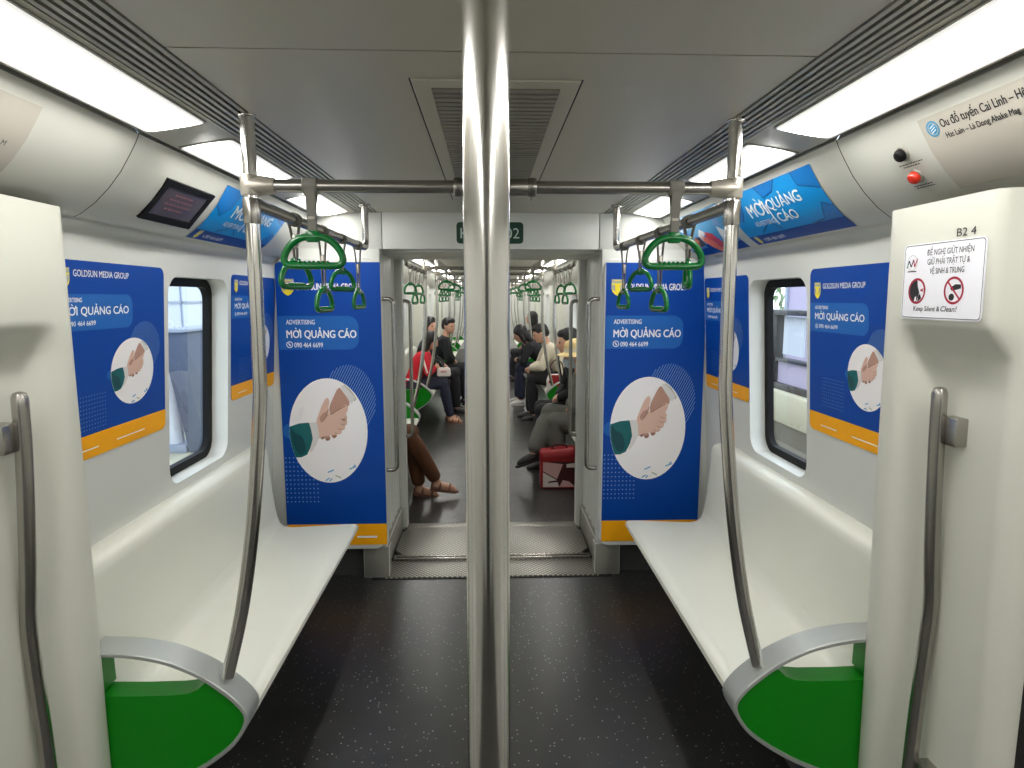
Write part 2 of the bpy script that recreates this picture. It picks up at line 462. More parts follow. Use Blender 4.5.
def ceiling(name, y0, y1):
    b = MB()
    seams = [y for y in [1.28 - 2.3, 1.28] if y0 < y < y1] if y1 < 4 else [y0 + 2.3 * k for k in range(1, 7)]
    ys = [y0] + seams + [y1]
    for a, c in zip(ys[:-1], ys[1:]):
        b.box(-.615, .615, a + .003, c - .003, ZC, ZC + .03, M_CEIL)
    b.box(-1.0, 1.0, y0, y1, ZC + .06, ZC + .09, M_GAP)              # dark void above the seams and slots
    for s in (-1, 1):                                                # band that carries the lights
        b.loft([[(s * x, y, z) for y in (y0, y1)] for x, z in ((.742, ZC + .02), (.742, ZC), (.755, ZC), (.925, 2.053), (.925, 2.09))], M_CEIL, closed=False)
        b.loft([[(s * x, y, z) for y in (y0, y1)] for x, z in ((.925, 2.075), (.95, 2.075))], M_GAP, closed=False)
    return struct(name, b)
ceiling('ceiling', YB, YE); ceiling('ceiling.001', YP, YF)

def cove(name, s, ys):
    b = MB()
    for a, c in zip(ys[:-1], ys[1:]):
        prof = [(COVE[0][0] + .02, 2.085)] + COVE + [(1.16, 1.835)]
        b.loft([[(s * x, y, z) for y in (a + .002, a + .006, c - .006, c - .002)] for x, z in prof], M_COVE, closed=False)
        e = [(s * (x + .0), a + .002, z) for x, z in prof]
    b.loft([[(s * (x + .006), y, z + .004) for y in (ys[0], ys[-1])] for x, z in COVE], M_GAP, closed=False)
    return struct(name, b)
for s, nm in ((-1, 'trim_1'), (1, 'trim_2')):
    cove(nm, s, [YB, -.4, 1.81, YE])
for s, nm in ((-1, 'trim_3'), (1, 'trim_4')):
    cove(nm, s, [YP, 6.3, 7.7, 10.25, 11.7, 14.25, 15.7, YF])

def grille(s, y0, y1, label):
    t = thing('air_grille', (s * .68, (y0 + y1) / 2, ZC), label, 'air grille', 'slotted air grilles along the ceiling')
    b = MB(); n = 6; x0, x1 = .618, .742; p = (x1 - x0) / n
    for k in range(n):
        x = x0 + p * k
        b.box(s * (x + .002), s * (x + p * .62), y0, y1, ZC - .002, ZC + .012, M_STRIP)
    obj('slat', b, t)['kind'] = 'stuff'
    b = MB(); b.box(s * x0, s * x1, y0, y1, ZC + .03, ZC + .04, M_GAP); obj('backing', b, t)
grille(-1, YB, YE, 'long slotted air grille along the left side of the nearer ceiling')
grille(1, YB, YE, 'long slotted air grille along the right side of the nearer ceiling')
grille(-1, YP, YF, 'slotted air grille along the left ceiling of the carriage beyond the gangway')
grille(1, YP, YF, 'slotted air grille along the right ceiling of the carriage beyond the gangway')

def light(s, y0, y1, label, group):
    t = thing('ceiling_light', (s * .835, (y0 + y1) / 2, 2.06), label, 'ceiling light', group)
    f = lambda x: ZC + (x - .755) * (2.053 - ZC) / (.925 - .755)
    b = MB()
    P = [(x, y) for x, y in rrect(.762, .912, y0, y1, .012, 3)]
    b.loft([[(s * x, y, f(x) + .004) for x, y in P], [(s * x, y, f(x) - .004) for x, y in P], [(s * (.837 + (x - .837) * .96), (y0 + y1) / 2 + (y - (y0 + y1) / 2) * .99, f(x) - .006) for x, y in P]], M_LAMP, True, False, True)
    obj('diffuser', b, t)
    b = MB(); Q = rrect(.757, .919, y0 - .006, y1 + .006, .014, 3); R = rrect(.763, .911, y0 + .001, y1 - .001, .012, 3)
    b.loft([[(s * x, y, f(x) + .002) for x, y in Q], [(s * x, y, f(x) - .003) for x, y in Q], [(s * x, y, f(x) - .003) for x, y in R]], M_STRIP, True, False, False)
    obj('frame', b, t)
for s, sd in ((-1, 'left'), (1, 'right')):
    light(s, -2.2, -.35, 'long lit ceiling panel above the %s doorway behind the camera' % sd, 'ceiling lights of the nearer carriage')
    light(s, -.2, 1.79, 'long lit ceiling panel nearest the camera on the %s' % sd, 'ceiling lights of the nearer carriage')
    light(s, 1.97, 2.56, 'short lit ceiling panel on the %s beside the top of the curved pole' % sd, 'ceiling lights of the nearer carriage')
    light(s, 2.95, 3.52, 'short lit ceiling panel on the %s closest to the end wall' % sd, 'ceiling lights of the nearer carriage')
    ys = [4.7 + 1.45 * k for k in range(11)]
    for k, y in enumerate(ys):
        light(s, y, y + 1.3, 'lit ceiling panel in the %s row of the carriage beyond the gangway' % sd, 'ceiling lights of the far carriage, %s row' % sd)

# ceiling vent
t = thing('ceiling_vent', (0, 2.1, ZC), 'rectangular ceiling vent with fine cross slats behind the chrome pole', 'vent')
b = MB()
b.loft([[(x, y, ZC - .001) for x, y in rrect(-.182, .182, 1.43, 3.12, .004, 2)], [(x, y, ZC - .004) for x, y in rrect(-.180, .180, 1.432, 3.118, .004, 2)], [(x, y, ZC - .004) for x, y in rrect(-.142, .142, 1.48, 2.66, .004, 2)], [(x, y, ZC + .0) for x, y in rrect(-.142, .142, 1.48, 2.66, .004, 2)]], M_CEIL, True, False, False)
obj('cover_frame', b, t)
b = MB()
for x in (-.184, .184): b.box(x - .0018, x + .0018, 1.43, 3.12, ZC - .0015, ZC + .001, M_GAP)
obj('seam', b, t)
b = MB(); b.box(-.142, .142, 1.48, 2.66, ZC - .001, ZC + .001, M_VENTB); obj('backing', b, t)
b = MB(); nsl = 36
for k in range(nsl):
    y = 1.48 + (k + .5) * 1.18 / nsl
    b.box(-.142, .142, y - .0105, y + .0105, ZC - .006, ZC - .002, M_STRIP)
obj('slat', b, t)['kind'] = 'stuff'

# ------------------------------------------------------------------ end wall, gangway
ax = 0.6
def end_wall(name, y0, y1, face):
    """header and side panels round the gangway opening"""
    b = MB()
    for (x0, x1) in ((-1.19, -.597), (-.593, .593), (.597, 1.19)):
        b.box(x0, x1, y0, y1, 1.885, 2.13, M_WALL, .004)
    for s in (-1, 1):
        b.box(s * .612, s * 1.30, y0, y1, .19, 1.887, M_WALL, .004)
        b.box(s * .60, s * .75, y0 + .004 * face, y1, 0, .19, M_STRIP, .004)
        b.box(s * .75, s * 1.30, y0 + .05 * face, y1 + .06 * face, 0, .19, M_UNDER)
    return struct(name, b)
end_wall('wall_back', YE, YE + .08, 1)
end_wall('wall_back.001', YP - .04, YP + .02, 1)
b = MB()                                                     # rounded poster boards of the end wall
for s in (-1, 1):
    ring = rrect(.622, 1.178, .185, 1.835, .05, 6)
    b.loft([[(s * x, YE + .002, z) for x, z in ring], [(s * x, YE - .016, z) for x, z in ring],
            [(s * (.9 + (x - .9) * .985), YE - .022, 1.01 + (z - 1.01) * .995) for x, z in ring]], M_WALL, True, False, True)
struct('trim_5', b)
b = MB()                                                     # gangway tunnel lining
for s in (-1, 1):
    ys = [YE + .06 + k * (YP - YE - .1) / 24 for k in range(25)]
    b.loft([[(s * (.648 + (.016 if k % 4 < 2 else 0)), y, z) for z in (0, .4, 1.0, 1.5, 1.9)] for k, y in enumerate(ys)], M_BELLOWS, closed=False)
    b.box(s * .632, s * .70, YE + .05, YE + .10, 0, 1.9, M_WALL, .006)
    b.box(s * .598, s * .66, YP - .07, YP + .02, 0, 1.9, M_WALL, .008)
    b.box(s * .628, s * .66, YE + .02, YP, 0, .16, M_STRIP, .004)
b.loft([[(x, y, 1.893) for x in (-.7, .7)] for y in (YE + .05, YP)], M_BELLOWS, closed=False)
for k in range(6):
    y = YE + .12 + k * .13
    b.box(-.66, .66, y, y + .06, 1.875, 1.9, M_BELLOWS, .008)
struct('trim_6', b)
t = thing('gangway_threshold', (0, 4.0, 0), 'metal chequer-plate threshold on the floor of the gangway', 'threshold plate')
b = MB(); b.box(-.625, .625, 3.56, 3.80, -.01, .010, M_TREAD, .003); obj('front_strip', b, t)
b = MB(); b.box(-.70, .70, 3.55, 4.46, -.03, .002, M_GAP); obj('base_plate', b, t)
b = MB(); b.prism([(-.555, 3.85), (.555, 3.85), (.618, 3.95), (.618, 4.26), (.575, 4.345), (-.575, 4.345), (-.618, 4.26), (-.618, 3.95)], 'z', -.01, .022, M_TREAD, .004); obj('bridge_plate', b, t)
b = MB(); b.box(-.62, .62, 4.355, 4.46, -.01, .012, M_TREAD, .003); obj('rear_strip', b, t)
b = MB()
for (y0, y1) in ((3.795, 3.812), (3.83, 3.846)): b.box(-.61, .61, y0, y1, 0, .026, M_STEELD, .003)
obj('edge_trim', b, t)

def d_handle(s, y, z0, z1, label):
    t = thing('grab_rail', (s * .60, y, (z0 + z1) / 2), label, 'grab handle', 'D-shaped steel handles at the gangway')
    x0, x1 = .622, .552
    b = MB(); b.tube(fillet([(s * x0, y, z1), (s * x1, y, z1), (s * x1, y, z0), (s * x0, y, z0)], .035, 7), .0125, M_STEELD, 14, up=(0, 1, 0)); obj('bar', b, t)
    for z in (z0, z1):
        b = MB(); b.cyl((s * (x0 + .012), y, z), (s * (x0 - .004), y, z), .022, M_STEELD, 18, .003); obj('flange', b, t)
for s, sd in ((-1, 'left'), (1, 'right')):
    d_handle(s, YE + .06, .63, 1.615, 'tall steel grab handle on the near %s jamb of the gangway' % sd)
    d_handle(s, YP - .03, .66, 1.60, 'steel grab handle on the far %s jamb of the gangway' % sd)

# destination sign over the gangway
t = thing('carriage_sign', (-.01, YE, 1.97), 'small dark green sign with pale characters above the gangway', 'sign')
pm = planemap((-.19, YE - .001, 1.915), (1, 0, 0), (0, 0, 1))
f = Flat(); f.poly(rrect(0, .365, 0, .115, .02, 5), M_SIGNGREEN, .004); 
b = MB(); ring = rrect(-.19, .175, 1.915, 2.03, .02, 5)
b.loft([[(x, YE + .004, z) for x, z in ring], [(x, YE - .004, z) for x, z in ring]], M_SIGNGREEN, True, False, True); obj('plate', b, t)
f.bm.free()
f = Flat(); f.text('H', .022, .028, .08, M_SIGNTXT, .006); f.text('02', .343, .028, .08, M_SIGNTXT, .006, align='RIGHT'); f.lay(pm, 'lettering', t)

# ------------------------------------------------------------------ door pillars, doors, back of the carriage
def lerp(a, b, t): return a + (b - a) * t
def pillar(s, name, label):
    def plan(rx, q):
        # rx: how far back the middle sits; q: 0 upper block .. 1 recessed lower part
        nx = lerp(1.082, 1.135, q); e = .042 if s > 0 else 0; k = lerp(1.0765, 1.083, q)
        return [(1.26, 1.712), (1.13, 1.706), (1.098, 1.698), (1.081, 1.684), (1.076, 1.668), (1.077, 1.64), (k, 1.62), (lerp(k, rx, .35), 1.60), (lerp(k, rx, .85), 1.575), (rx, 1.555), (rx, 1.46), (rx, 1.392 - e), (lerp(rx, nx, .5), 1.378 - e),
                (nx, 1.368 - e), (lerp(1.10, 1.14, q), 1.358 - e), (1.145, 1.35 - e), (1.150, 1.31 - e * .3), (1.158, 1.29), (1.175, 1.283), (1.26, 1.283)]
    b = MB(); rings = []; sh = lambda x, z: 0 if x > 1.2 else 0.006 if s < 0 else (-.011 - .016 * z) * min(1, (1.2 - x) / .06)
    for z, rx, q in ((0, 1.135, 1), (.6, 1.135, 1), (1.20, 1.135, 1), (1.44, 1.135, 1), (1.475, 1.132, 1), (1.495, 1.126, .92), (1.545, 1.085, .12), (1.558, 1.077, .02), (1.57, 1.076, 0), (1.70, 1.076, 0), (1.845, 1.076, 0)):
        rings.append([(s * (x + sh(x, z)), y, z) for x, y in plan(rx, q)])
    b.loft(rings, M_PILLAR, False)
    b.loft([[(s * 1.17, 1.2835, z) for z in (0, 1.84)], [(s * 1.17, 1.276, z) for z in (0, 1.84)], [(s * 1.26, 1.276, z) for z in (0, 1.84)]], M_GAP, closed=False)
    for z in (.55, .85, 1.15, 1.45): b.cyl((s * 1.1525, 1.30, z), (s * 1.149, 1.30, z), .005, M_DARK, 10)
    o = obj(name, b, None, 50); o['kind'] = 'structure'; o['label'] = label; o['category'] = 'pillar'
    return o
pillar(-1, 'trim_7', 'moulded pale pillar at the left doorway holding a steel grab handle')
pillar(1, 'trim_8', 'moulded pale pillar at the right doorway with a white notice sticker')

def door(num, s):
    root = bpy.data.objects.new('door_%d' % num, None); COL.objects.link(root); root.location = (s * 1.22, .62, 0); root['kind'] = 'structure'
    for k, (y0, y1) in enumerate(((-.06, .605), (.625, 1.262))):
        b = MB()
        ring = rrect(y0, y1, .0, 1.86, .03, 3); hole = rrect(y0 + .12, y1 - .12, .85, 1.62, .08, 6)
        X = 1.215
        b.box(s * X, s * (X + .03), y0, y1, 0, .85, M_WALL, .004); b.box(s * X, s * (X + .03), y0, y1, 1.62, 1.86, M_WALL, .004)
        b.box(s * X, s * (X + .03), y0, y0 + .12, .85, 1.62, M_WALL); b.box(s * X, s * (X + .03), y1 - .12, y1, .85, 1.62, M_WALL)
        leaf = obj('leaf', b, root)
        b = MB(); g = MB()
        g.face([g.bm.verts.new((s * (X + .015), y, z)) for y, z in rrect(y0 + .12, y1 - .12, .85, 1.62, .01, 2)], M_GLASS, False); obj('pane', g, leaf)
        b.box(s * (X - .003), s * (X + .02), y0 - .012, y0 + .004, 0, 1.86, M_BLACK); b.box(s * (X - .003), s * (X + .02), y1 - .004, y1 + .012, 0, 1.86, M_BLACK)
        obj('rubber_edge', b, leaf)
door(1, -1); door(2, 1)
b = MB(); b.box(-1.3, 1.3, YB - .06, YB, 0, 2.15, M_WALL); struct('wall_front', b)
b = MB(); b.box(-.42, .42, YB, YB + .03, 0, 1.95, M_DARK, .005); struct('door_3', b)  # unseen door-sized dark slab, added so the chrome pole reflects a dark stripe
b = MB(); b.box(-1.3, 1.3, YF, YF + .06, 0, 2.15, M_WALL); b.box(-.6, .6, YF - .02, YF + .01, 0, 1.9, M_BELLOWS); struct('wall_back.002', b)

def pillar_handle(s, label):
    t = thing('grab_rail', (s * 1.09, 1.49, .9), label, 'grab handle', 'steel handles on the door pillars')
    b = MB()
    X = (1.068, 1.072, 1.084, 1.094, 1.091, 1.081, 1.075) if s > 0 else (1.092, 1.096, 1.113, 1.125, 1.125, 1.116, 1.112)
    pts = catmull([(s * x, 1.488, z) for x, z in zip(X, (1.392, 1.25, 1.0, .86, .76, .55, .30))], 5)
    pts = [(s * X[0], 1.488, 1.4075), (s * X[0], 1.488, 1.404)] + pts
    b.tube(pts, [.006, .0135] + [.0175] * (len(pts) - 2), M_STEELD, 18, up=(0, 1, 0)); obj('bar', b, t)
    for z, x in ((1.305, X[0] + .002), (.40, X[6])):
        b = MB(); b.box(s * (x + .004), s * 1.145, 1.432, 1.482, z - .034, z + .034, M_STEELD, .003); obj('bracket', b, t)
pillar_handle(-1, 'steel grab handle on the pale pillar at the left doorway')
pillar_handle(1, 'steel grab handle on the right pillar below the white notice sticker')

# ------------------------------------------------------------------ benches, dividers, poles, rails, straps
SEATP = [(.735, .405), (.712, .410), (.702, .425), (.704, .440), (.718, .449), (.76, .450), (.95, .440), (1.05, .436), (1.085, .442), (1.108, .462), (1.120, .50)]
BACKP = [(1.120, .50), (1.130, .56), (1.143, .68), (1.150, .76), (1.152, .82), (1.156, .845), (1.166, .858), (1.185, .866), (1.228, .872)]
def bench(s, y0, y1, label, group, legs=True):
    t = thing('bench', (s * .95, (y0 + y1) / 2, 0), label, 'bench', group)
    def prof_loft(P, name, thick, ends):
        b = MB(); rings = []
        # thin shell closed below, with the ends rolled over
        und = [(x + .02, z - thick) for x, z in P[::-1]]
        full = P + und
        for y, k in ((y0, .0), (y0 + .006, .6), (y0 + .02, 1), (y1 - .02, 1), (y1 - .006, .6), (y1, .0)):
            c = [(P[i % len(P)]) for i in range(len(P))]
            ring = []
            for i, (x, z) in enumerate(full):
                if i < len(P): ring.append((s * (x + (1 - k) * .004), y, z - (1 - k) * .008))
                else: ring.append((s * x, y, z))
            rings.append(ring)
        b.loft(rings, M_SEAT, True, True, True)
        return obj(name, b, t, 40)
    prof_loft(SEATP, 'seat', .035, 0)
    prof_loft(BACKP, 'backrest', .012, 0)
    b = MB(); b.box(s * .98, s * 1.22, y0 + .05, y1 - .05, .06, .40, M_UNDER, .01)
    b.box(s * .90, s * .98, y0 + .05, y1 - .05, .36, .41, M_UNDER, .004)
    obj('support_box', b, t)
    return t

ARCH = [(1.125, .668), (1.02, .662), (.926, .643), (.86, .616), (.805, .585), (.75, .540), (.713, .497)]
TIP = [(.697, .462), (.703, .425), (.725, .385)]
LOW = [(.757, .350), (.82, .303), (.90, .257), (1.0, .215), (1.125, .18)]
def divider(s, y, face, label, group):
    """leaf-shaped end panel of a bench; face = -1 when its outer side looks towards the camera"""
    t = thing('bench_divider', (s * .95, y, .2), label, 'bench end panel', group)
    out = [tuple(p) for p in catmull([(a, c, 0) for a, c in ARCH + TIP + LOW], 5)]
    dx = -.014 if s > 0 else .002
    out = [(p[0] + dx * (1.125 - p[0]) / .43, p[1] - .012 * max(0, min(1, (p[1] - .40) / .15))) for p in out]
    n = len(out)
    inn = []
    for i, p in enumerate(out):
        a = Vector(out[max(i - 1, 0)]); c = Vector(out[min(i + 1, n - 1)]); d = (c - a).normalized()
        nrm = Vector((-d.y, d.x))                       # towards the inside of the leaf
        cen = Vector((1.0, .43)) - Vector(p)
        if nrm.dot(cen) < 0: nrm = -nrm
        inn.append(tuple(Vector(p) + nrm * .011))
    ya, yb = (y, y + .09) if face < 0 else (y, y - .09)
    b = MB()
    e = .003 * (1 if yb > ya else -1)
    b.loft([[(s * x, ya + e, z) for x, z in out], [(s * (x + (q - x) * .2), ya, z + (w - z) * .2) for (x, z), (q, w) in zip(out, inn)], [(s * x, ya, z) for x, z in inn], [(s * x, yb, z) for x, z in inn], [(s * x, yb, z) for x, z in out], [(s * x, ya + e, z) for x, z in out]], M_ALU, closed=False)
    obj('rim', b, t, 40)
    # green infill below the hand opening
    k0 = min(range(n), key=lambda i: abs(inn[i][0] - .80) + (9 if inn[i][1] < .5 else 0))
    lowp = inn[k0:]
    top = [(1.125, .522), (1.00, .519), (.90, .520), (.862, .524), (.835, .536), (.815, .556)]
    poly = lowp + top
    g = MB()
    d1 = .010 * (1 if yb > ya else -1)
    g.prism([(s * x, z) for x, z in poly], 'y', ya + d1, yb - d1, M_GREEN)
    px = -.028 if s > 0 else 0
    pill = [(1.098 + px, .53), (1.125, .522), (1.125, .648), (1.100 + px, .645)]
    g.prism([(s * x, z) for x, z in pill], 'y', ya + d1, yb - d1, M_GREEN)
    obj('infill_panel', g, t, 40)
    return t

def stanchion(s, y, label, group):
    t = thing('grab_pole', (s * .64, y, 0), label, 'pole', group)
    pts = [(s * .628, y, ZC + .01), (s * .628, y, 1.7)] + [tuple(p) for p in catmull([(s * .630, y, 1.42), (s * .632, y, 1.36), (s * .645, y, 1.22), (s * .672, y, .99), (s * .712, y, .76), (s * .764, y, .556)], 8)]
    b = MB(); b.tube(pts, .0185, M_STEEL, 18, up=(0, 1, 0)); obj('pole', b, t)
    b = MB(); b.cyl((s * .628, y, ZC - .006), (s * .628, y, ZC + .004), .022, M_STEELD, 20, .002); obj('ceiling_flange', b, t)
    b = MB()
    b.cyl((s * .628, y, 1.880), (s * .628, y, 1.932), .0245, M_CLAMP, 20, .004)
    b.tube([(s * .632, y, 1.906), (s * .605, y, 1.906), (s * .580, y, 1.906), (s * .565, y, 1.906)], [.026, .026, .0225, .020], M_CLAMP, 18, up=(0, 1, 0)); obj('tee_clamp', b, t)
    return t
def sleeve(t, s, y, dy):
    b = MB(); b.cyl((s * .628, y, 1.81), (s * .628, y, 1.874), .0215, M_STEELD, 20, .002)
    b.tube([(s * .628, y, 1.862), (s * .628, y + .03 * dy, 1.862), (s * .626, y + .055 * dy, 1.862)], [.021, .021, .018], M_STEELD, 16, up=(0, 0, 1)); obj('rail_clamp', b, t)

def cross_bar(y, label, group):
    t = thing('grab_bar', (0, y, 1.906), label, 'overhead bar', group)
    for s in (-1, 1):
        b = MB(); b.cyl((s * .60, y, 1.906), (s * .02, y, 1.906), .0165, M_STEELD, 18); obj('bar', b, t)
        b = MB(); b.cyl((s * .108, y, 1.906), (s * .085, y, 1.906), .024, M_STEELD, 18, .004); obj('collar', b, t)
    b = MB(); b.cyl((-.09, y, 1.906), (.09, y, 1.906), .021, M_STEELD, 18, .003); obj('centre_sleeve', b, t)
    return t

def rail(s, y0, y1, label, group):
    """long overhead rail, from pole clamp at y0 to an upright bend at y1 into the ceiling"""
    t = thing('overhead_rail', (s * .625, (y0 + y1) / 2, 1.88), label, 'overhead rail', group)
    b = MB(); b.tube(fillet([(s * .626, y0, 1.862), (s * .626, y1, 1.868), (s * .626, y1, ZC + .01)], .045, 7), .0165, M_STEELD, 16, up=(1, 0, 0)); obj('bar', b, t)
    b = MB(); b.cyl((s * .626, y1, ZC - .012), (s * .626, y1, ZC + .004), .028, M_STEELD, 18, .004); obj('ceiling_flange', b, t)
    return t
def rail2(s, y0, y1, label, group):
    t = thing('overhead_rail', (s * .625, (y0 + y1) / 2, 1.88), label, 'overhead rail', group)
    b = MB(); b.cyl((s * .626, y0, 1.862), (s * .626, y1, 1.862), .0165, M_STEELD, 16); obj('bar', b, t)
    return t

def strap_proto(length, twist=0.0, name='hanging_strap'):
    """hanging from a bar whose axis runs along local y at the origin; loop lies in local xz"""
    t = thing(name, (0, 0, 0), '', 'hanging strap')
    b = MB(); b.tube([(0, -.019, 0), (0, -.017, 0), (0, .017, 0), (0, .019, 0)], [.019, .0215, .0215, .019], M_WEB, 18, up=(0, 0, 1)); obj('collar', b, t)
    b = MB()
    for d in (-1, 1):
        b.loft([[(d * (.0195 if k == 0 else .012 if k == 1 else .006 if k == 2 else .004) + e, yv, z) for e, yv in ((-.0012, -wd), (.0012, -wd), (.0012, wd), (-.0012, wd))] for k, (z, wd) in enumerate(((0.0, .013), (-.035, .0125), (-length * .55, .0105), (-length, .0105)))], M_WEB)
    b.box(-.007, .007, -.0115, .0115, -length * .5 - .022, -length * .5 + .022, M_CLAMP, .003)
    obj('webbing', b, t)
    L = MB()
    zt = -length; h = .095
    h = [(.0, .002), (.030, .0), (.056, -.013), (.076, -.036), (.0855, -.060), (.080, -.076), (.060, -.0815), (.0, -.082)]
    h = [(x * .89, z * .89) for x, z in h]
    shape = [(x, zt + z) for x, z in h] + [(-x, zt + z) for x, z in h[-2:0:-1]]
    P = catmull([(0, x, z) for x, z in shape], 4, True)
    L.tube(P, 0.0094, M_LOOP, 12, loop=True, up=(1, 0, 0))
    for k in range(7): L.ball((0, -.036 + .012 * k, zt - .068), (.010, .006, .009), M_LOOP, 8, 6)
    L.box(-.008, .008, -.017, .017, zt - .012, zt + .018, M_LOOP, .005)
    R = Matrix.Rotation(math.radians(twist), 4, 'Z')
    for v in L.bm.verts: v.co = R @ v.co
    obj('loop', L, t)
    return t
# ------------------------------------------------------------------ near carriage: benches, poles, rails, straps
for s, sd in ((-1, 'left'), (1, 'right')):
    bench(s, BENCH1[0], BENCH1[1], 'empty pale moulded bench along the %s wall of the nearer carriage' % sd, 'benches of the nearer carriage')
    divider(s, DIV_Y, -1, 'leaf-shaped green bench end panel beside the %s doorway pillar' % sd, 'bench end panels by the doorways')
    p = stanchion(s, 1.72, 'curved steel pole rising from the %s green bench end panel to the ceiling' % sd, 'curved poles of the nearer carriage')
    sleeve(p, s, 1.72, 1)
    rail(s, 1.76, 3.27, 'overhead steel rail above the front of the empty %s bench' % sd, 'overhead rails of the nearer carriage')
cross_bar(1.72, 'overhead steel bar crossing between the two curved poles', 'overhead cross bars')
PROTO = {}
def strap(length, twist, loc, rz, label, group):
    """one built strap per length and twist, copied for the rest"""
    if (length, twist) not in PROTO:
        p = PROTO[(length, twist)] = strap_proto(length, twist)
        p.location = loc; p.rotation_euler = (0, 0, rz); p['label'] = label; p['group'] = group
        return p
    return dup(PROTO[(length, twist)], loc, rz, label, group)
for s, sd in ((-1, 'left'), (1, 'right')):
    strap(.130, 0, (s * .475, 1.72, 1.906), PI / 2, 'green strap handle on the cross bar in front of the %s tall poster' % sd, 'strap handles on the cross bar')
    for (ln, tw, y, which) in ((.135, 20 if s < 0 else -12, 2.08, 'nearest'), (.215, 7, 2.42, 'second nearest'), (.135, 25, 2.73, 'third nearest'), (.215, 7, 3.06, 'farthest')):
        strap(ln, s * tw, (s * .626, y, 1.863), 0, '%s green strap handle along the rail above the empty %s bench' % (which, sd), 'strap handles above the empty %s bench' % sd)

t = thing('grab_pole', (-.021, .55, 0), 'thick shiny vertical chrome pole in the middle of the aisle nearest the camera', 'pole')
b = MB(); b.cyl((-.021, .55, 0), (-.021, .55, ZC + .01), .0195, M_STEEL, 48); obj('pole', b, t)
b = MB(); b.cyl((-.021, .55, 0), (-.021, .55, .02), .045, M_STEELD, 32, .004); obj('floor_flange', b, t)
b = MB(); b.cyl((-.021, .55, ZC - .02), (-.021, .55, ZC), .045, M_STEELD, 32, .004); obj('ceiling_flange', b, t)

# ------------------------------------------------------------------ far carriage
bays = [(4.86, 6.24, False, True), (7.78, 10.18, True, True), (11.78, 14.18, True, True), (15.78, 18.18, True, True)]
words = ['first', 'second', 'third', 'fourth']
for s, sd in ((-1, 'left'), (1, 'right')):
    for i, (y0, y1, dn, df) in enumerate(bays):
        bench(s, y0, y1, '%s pale bench past the gangway along the %s wall' % (words[i], sd), 'benches of the far carriage')
        if dn:
            divider(s, y0 - .09, -1, 'green end panel at the near end of the %s %s bench past the gangway' % (words[i], sd), 'bench end panels of the far carriage')
            p = stanchion(s, y0 - .05, 'steel pole at the near end of the %s %s bench past the gangway' % (words[i], sd), 'poles of the far carriage'); sleeve(p, s, y0 - .05, 1)
        if df:
            divider(s, y1 + .09, 1, 'green end panel at the far end of the %s %s bench past the gangway' % (words[i], sd), 'bench end panels of the far carriage')
            p = stanchion(s, y1 + .05, 'steel pole at the far end of the %s %s bench past the gangway' % (words[i], sd), 'poles of the far carriage'); sleeve(p, s, y1 + .05, -1)
        lab = 'overhead rail above the %s bench past the gangway, %s side' % (words[i], sd)
        if dn: rail2(s, y0 - .02, y1 + .02, lab, 'overhead rails of the far carriage')
        else: rail(s, y1 + .01, y0 - .03, lab, 'overhead rails of the far carriage')
        if i < 3:
            n = 4 if i == 0 else 7
            for k in range(n):
                y = y0 + .22 + (y1 - y0 - .44) * k / (n - 1)
                strap(*((.135, s * 30), (.215, s * 10), (.135, s * 22), (.215, s * 9))[k % 4], (s * .626, y, 1.863), 0, 'green strap handle above the %s bench past the gangway, %s side' % (words[i], sd), 'strap handles above the %s far bench, %s side' % (words[i], sd))
    # door pillars of the far carriage
    k = 0
    for (a, c) in ((6.24, 7.78), (10.18, 11.78), (14.18, 15.78)):
        for (p0, p1) in ((a + .10, a + .38), (c - .38, c - .10)):
            b = MB(); b.prism([(s * 1.25, p0), (s * 1.10, p0 + .01), (s * 1.08, p0 + .05), (s * 1.08, p1 - .05), (s * 1.10, p1 - .01), (s * 1.25, p1)], 'z', 0, 1.84, M_PILLAR)
            struct('trim_%d' % (20 + k + (10 if s > 0 else 0)), b); k += 1
        b = MB(); b.box(s * 1.165, s * 1.19, a + .40, c - .40, 0.0, 1.83, M_WALL)
        b.box(s * 1.158, s * 1.17, (a + c) / 2 - .012, (a + c) / 2 + .012, 0, 1.83, M_BLACK)
        for yy in (a + .56, c - .84): b.box(s * 1.160, s * 1.17, yy, yy + .28, .85, 1.6, M_DARK, .003)
        struct('door_%d' % (3 + k // 2 + (4 if s > 0 else 0)), b)
for i, y in enumerate((6.29, 7.73, 10.23, 11.73, 14.23)):
    cross_bar(y, ['first', 'second', 'third', 'fourth', 'fifth'][i] + ' overhead bar crossing the carriage past the gangway', 'overhead cross bars')
    for s, sd in ((-1, 'left'), (1, 'right')):
        strap(.130, 0, (s * .42, y, 1.906), PI / 2, 'green strap handle on the %s cross bar past the gangway, %s half' % (['first', 'second', 'third', 'fourth', 'fifth'][i], sd), 'strap handles on the far cross bars')

# ------------------------------------------------------------------ posters
def shield(f, u, v, sz, d):
    """small shield mark, u, v = its top left corner"""
    k = lambda pts: [(u + a * sz, v - c * sz) for a, c in pts]
    f.poly(k([(0, 0), (1, 0), (1, .34), (0, .34)]), M_LGREY, d)
    f.poly(k([(0, .34), (1, .34), (1, .72), (.92, 1.0), (.72, 1.22), (.5, 1.34), (.28, 1.22), (.08, 1.0), (0, .72)]), M_YEL, d)
    f.poly(k([(.02, .44), (.24, .44), (.30, .62), (.30, 1.0), (.10, .86), (.02, .66)]), M_LGREY, d + .0002)
    f.poly(k([(.98, .44), (.76, .44), (.70, .62), (.70, 1.0), (.90, .86), (.98, .66)]), M_LGREY, d + .0002)
    f.poly(k([(.20, .08), (.80, .08), (.80, .14), (.20, .14)]), M_YEL, d + .0002)

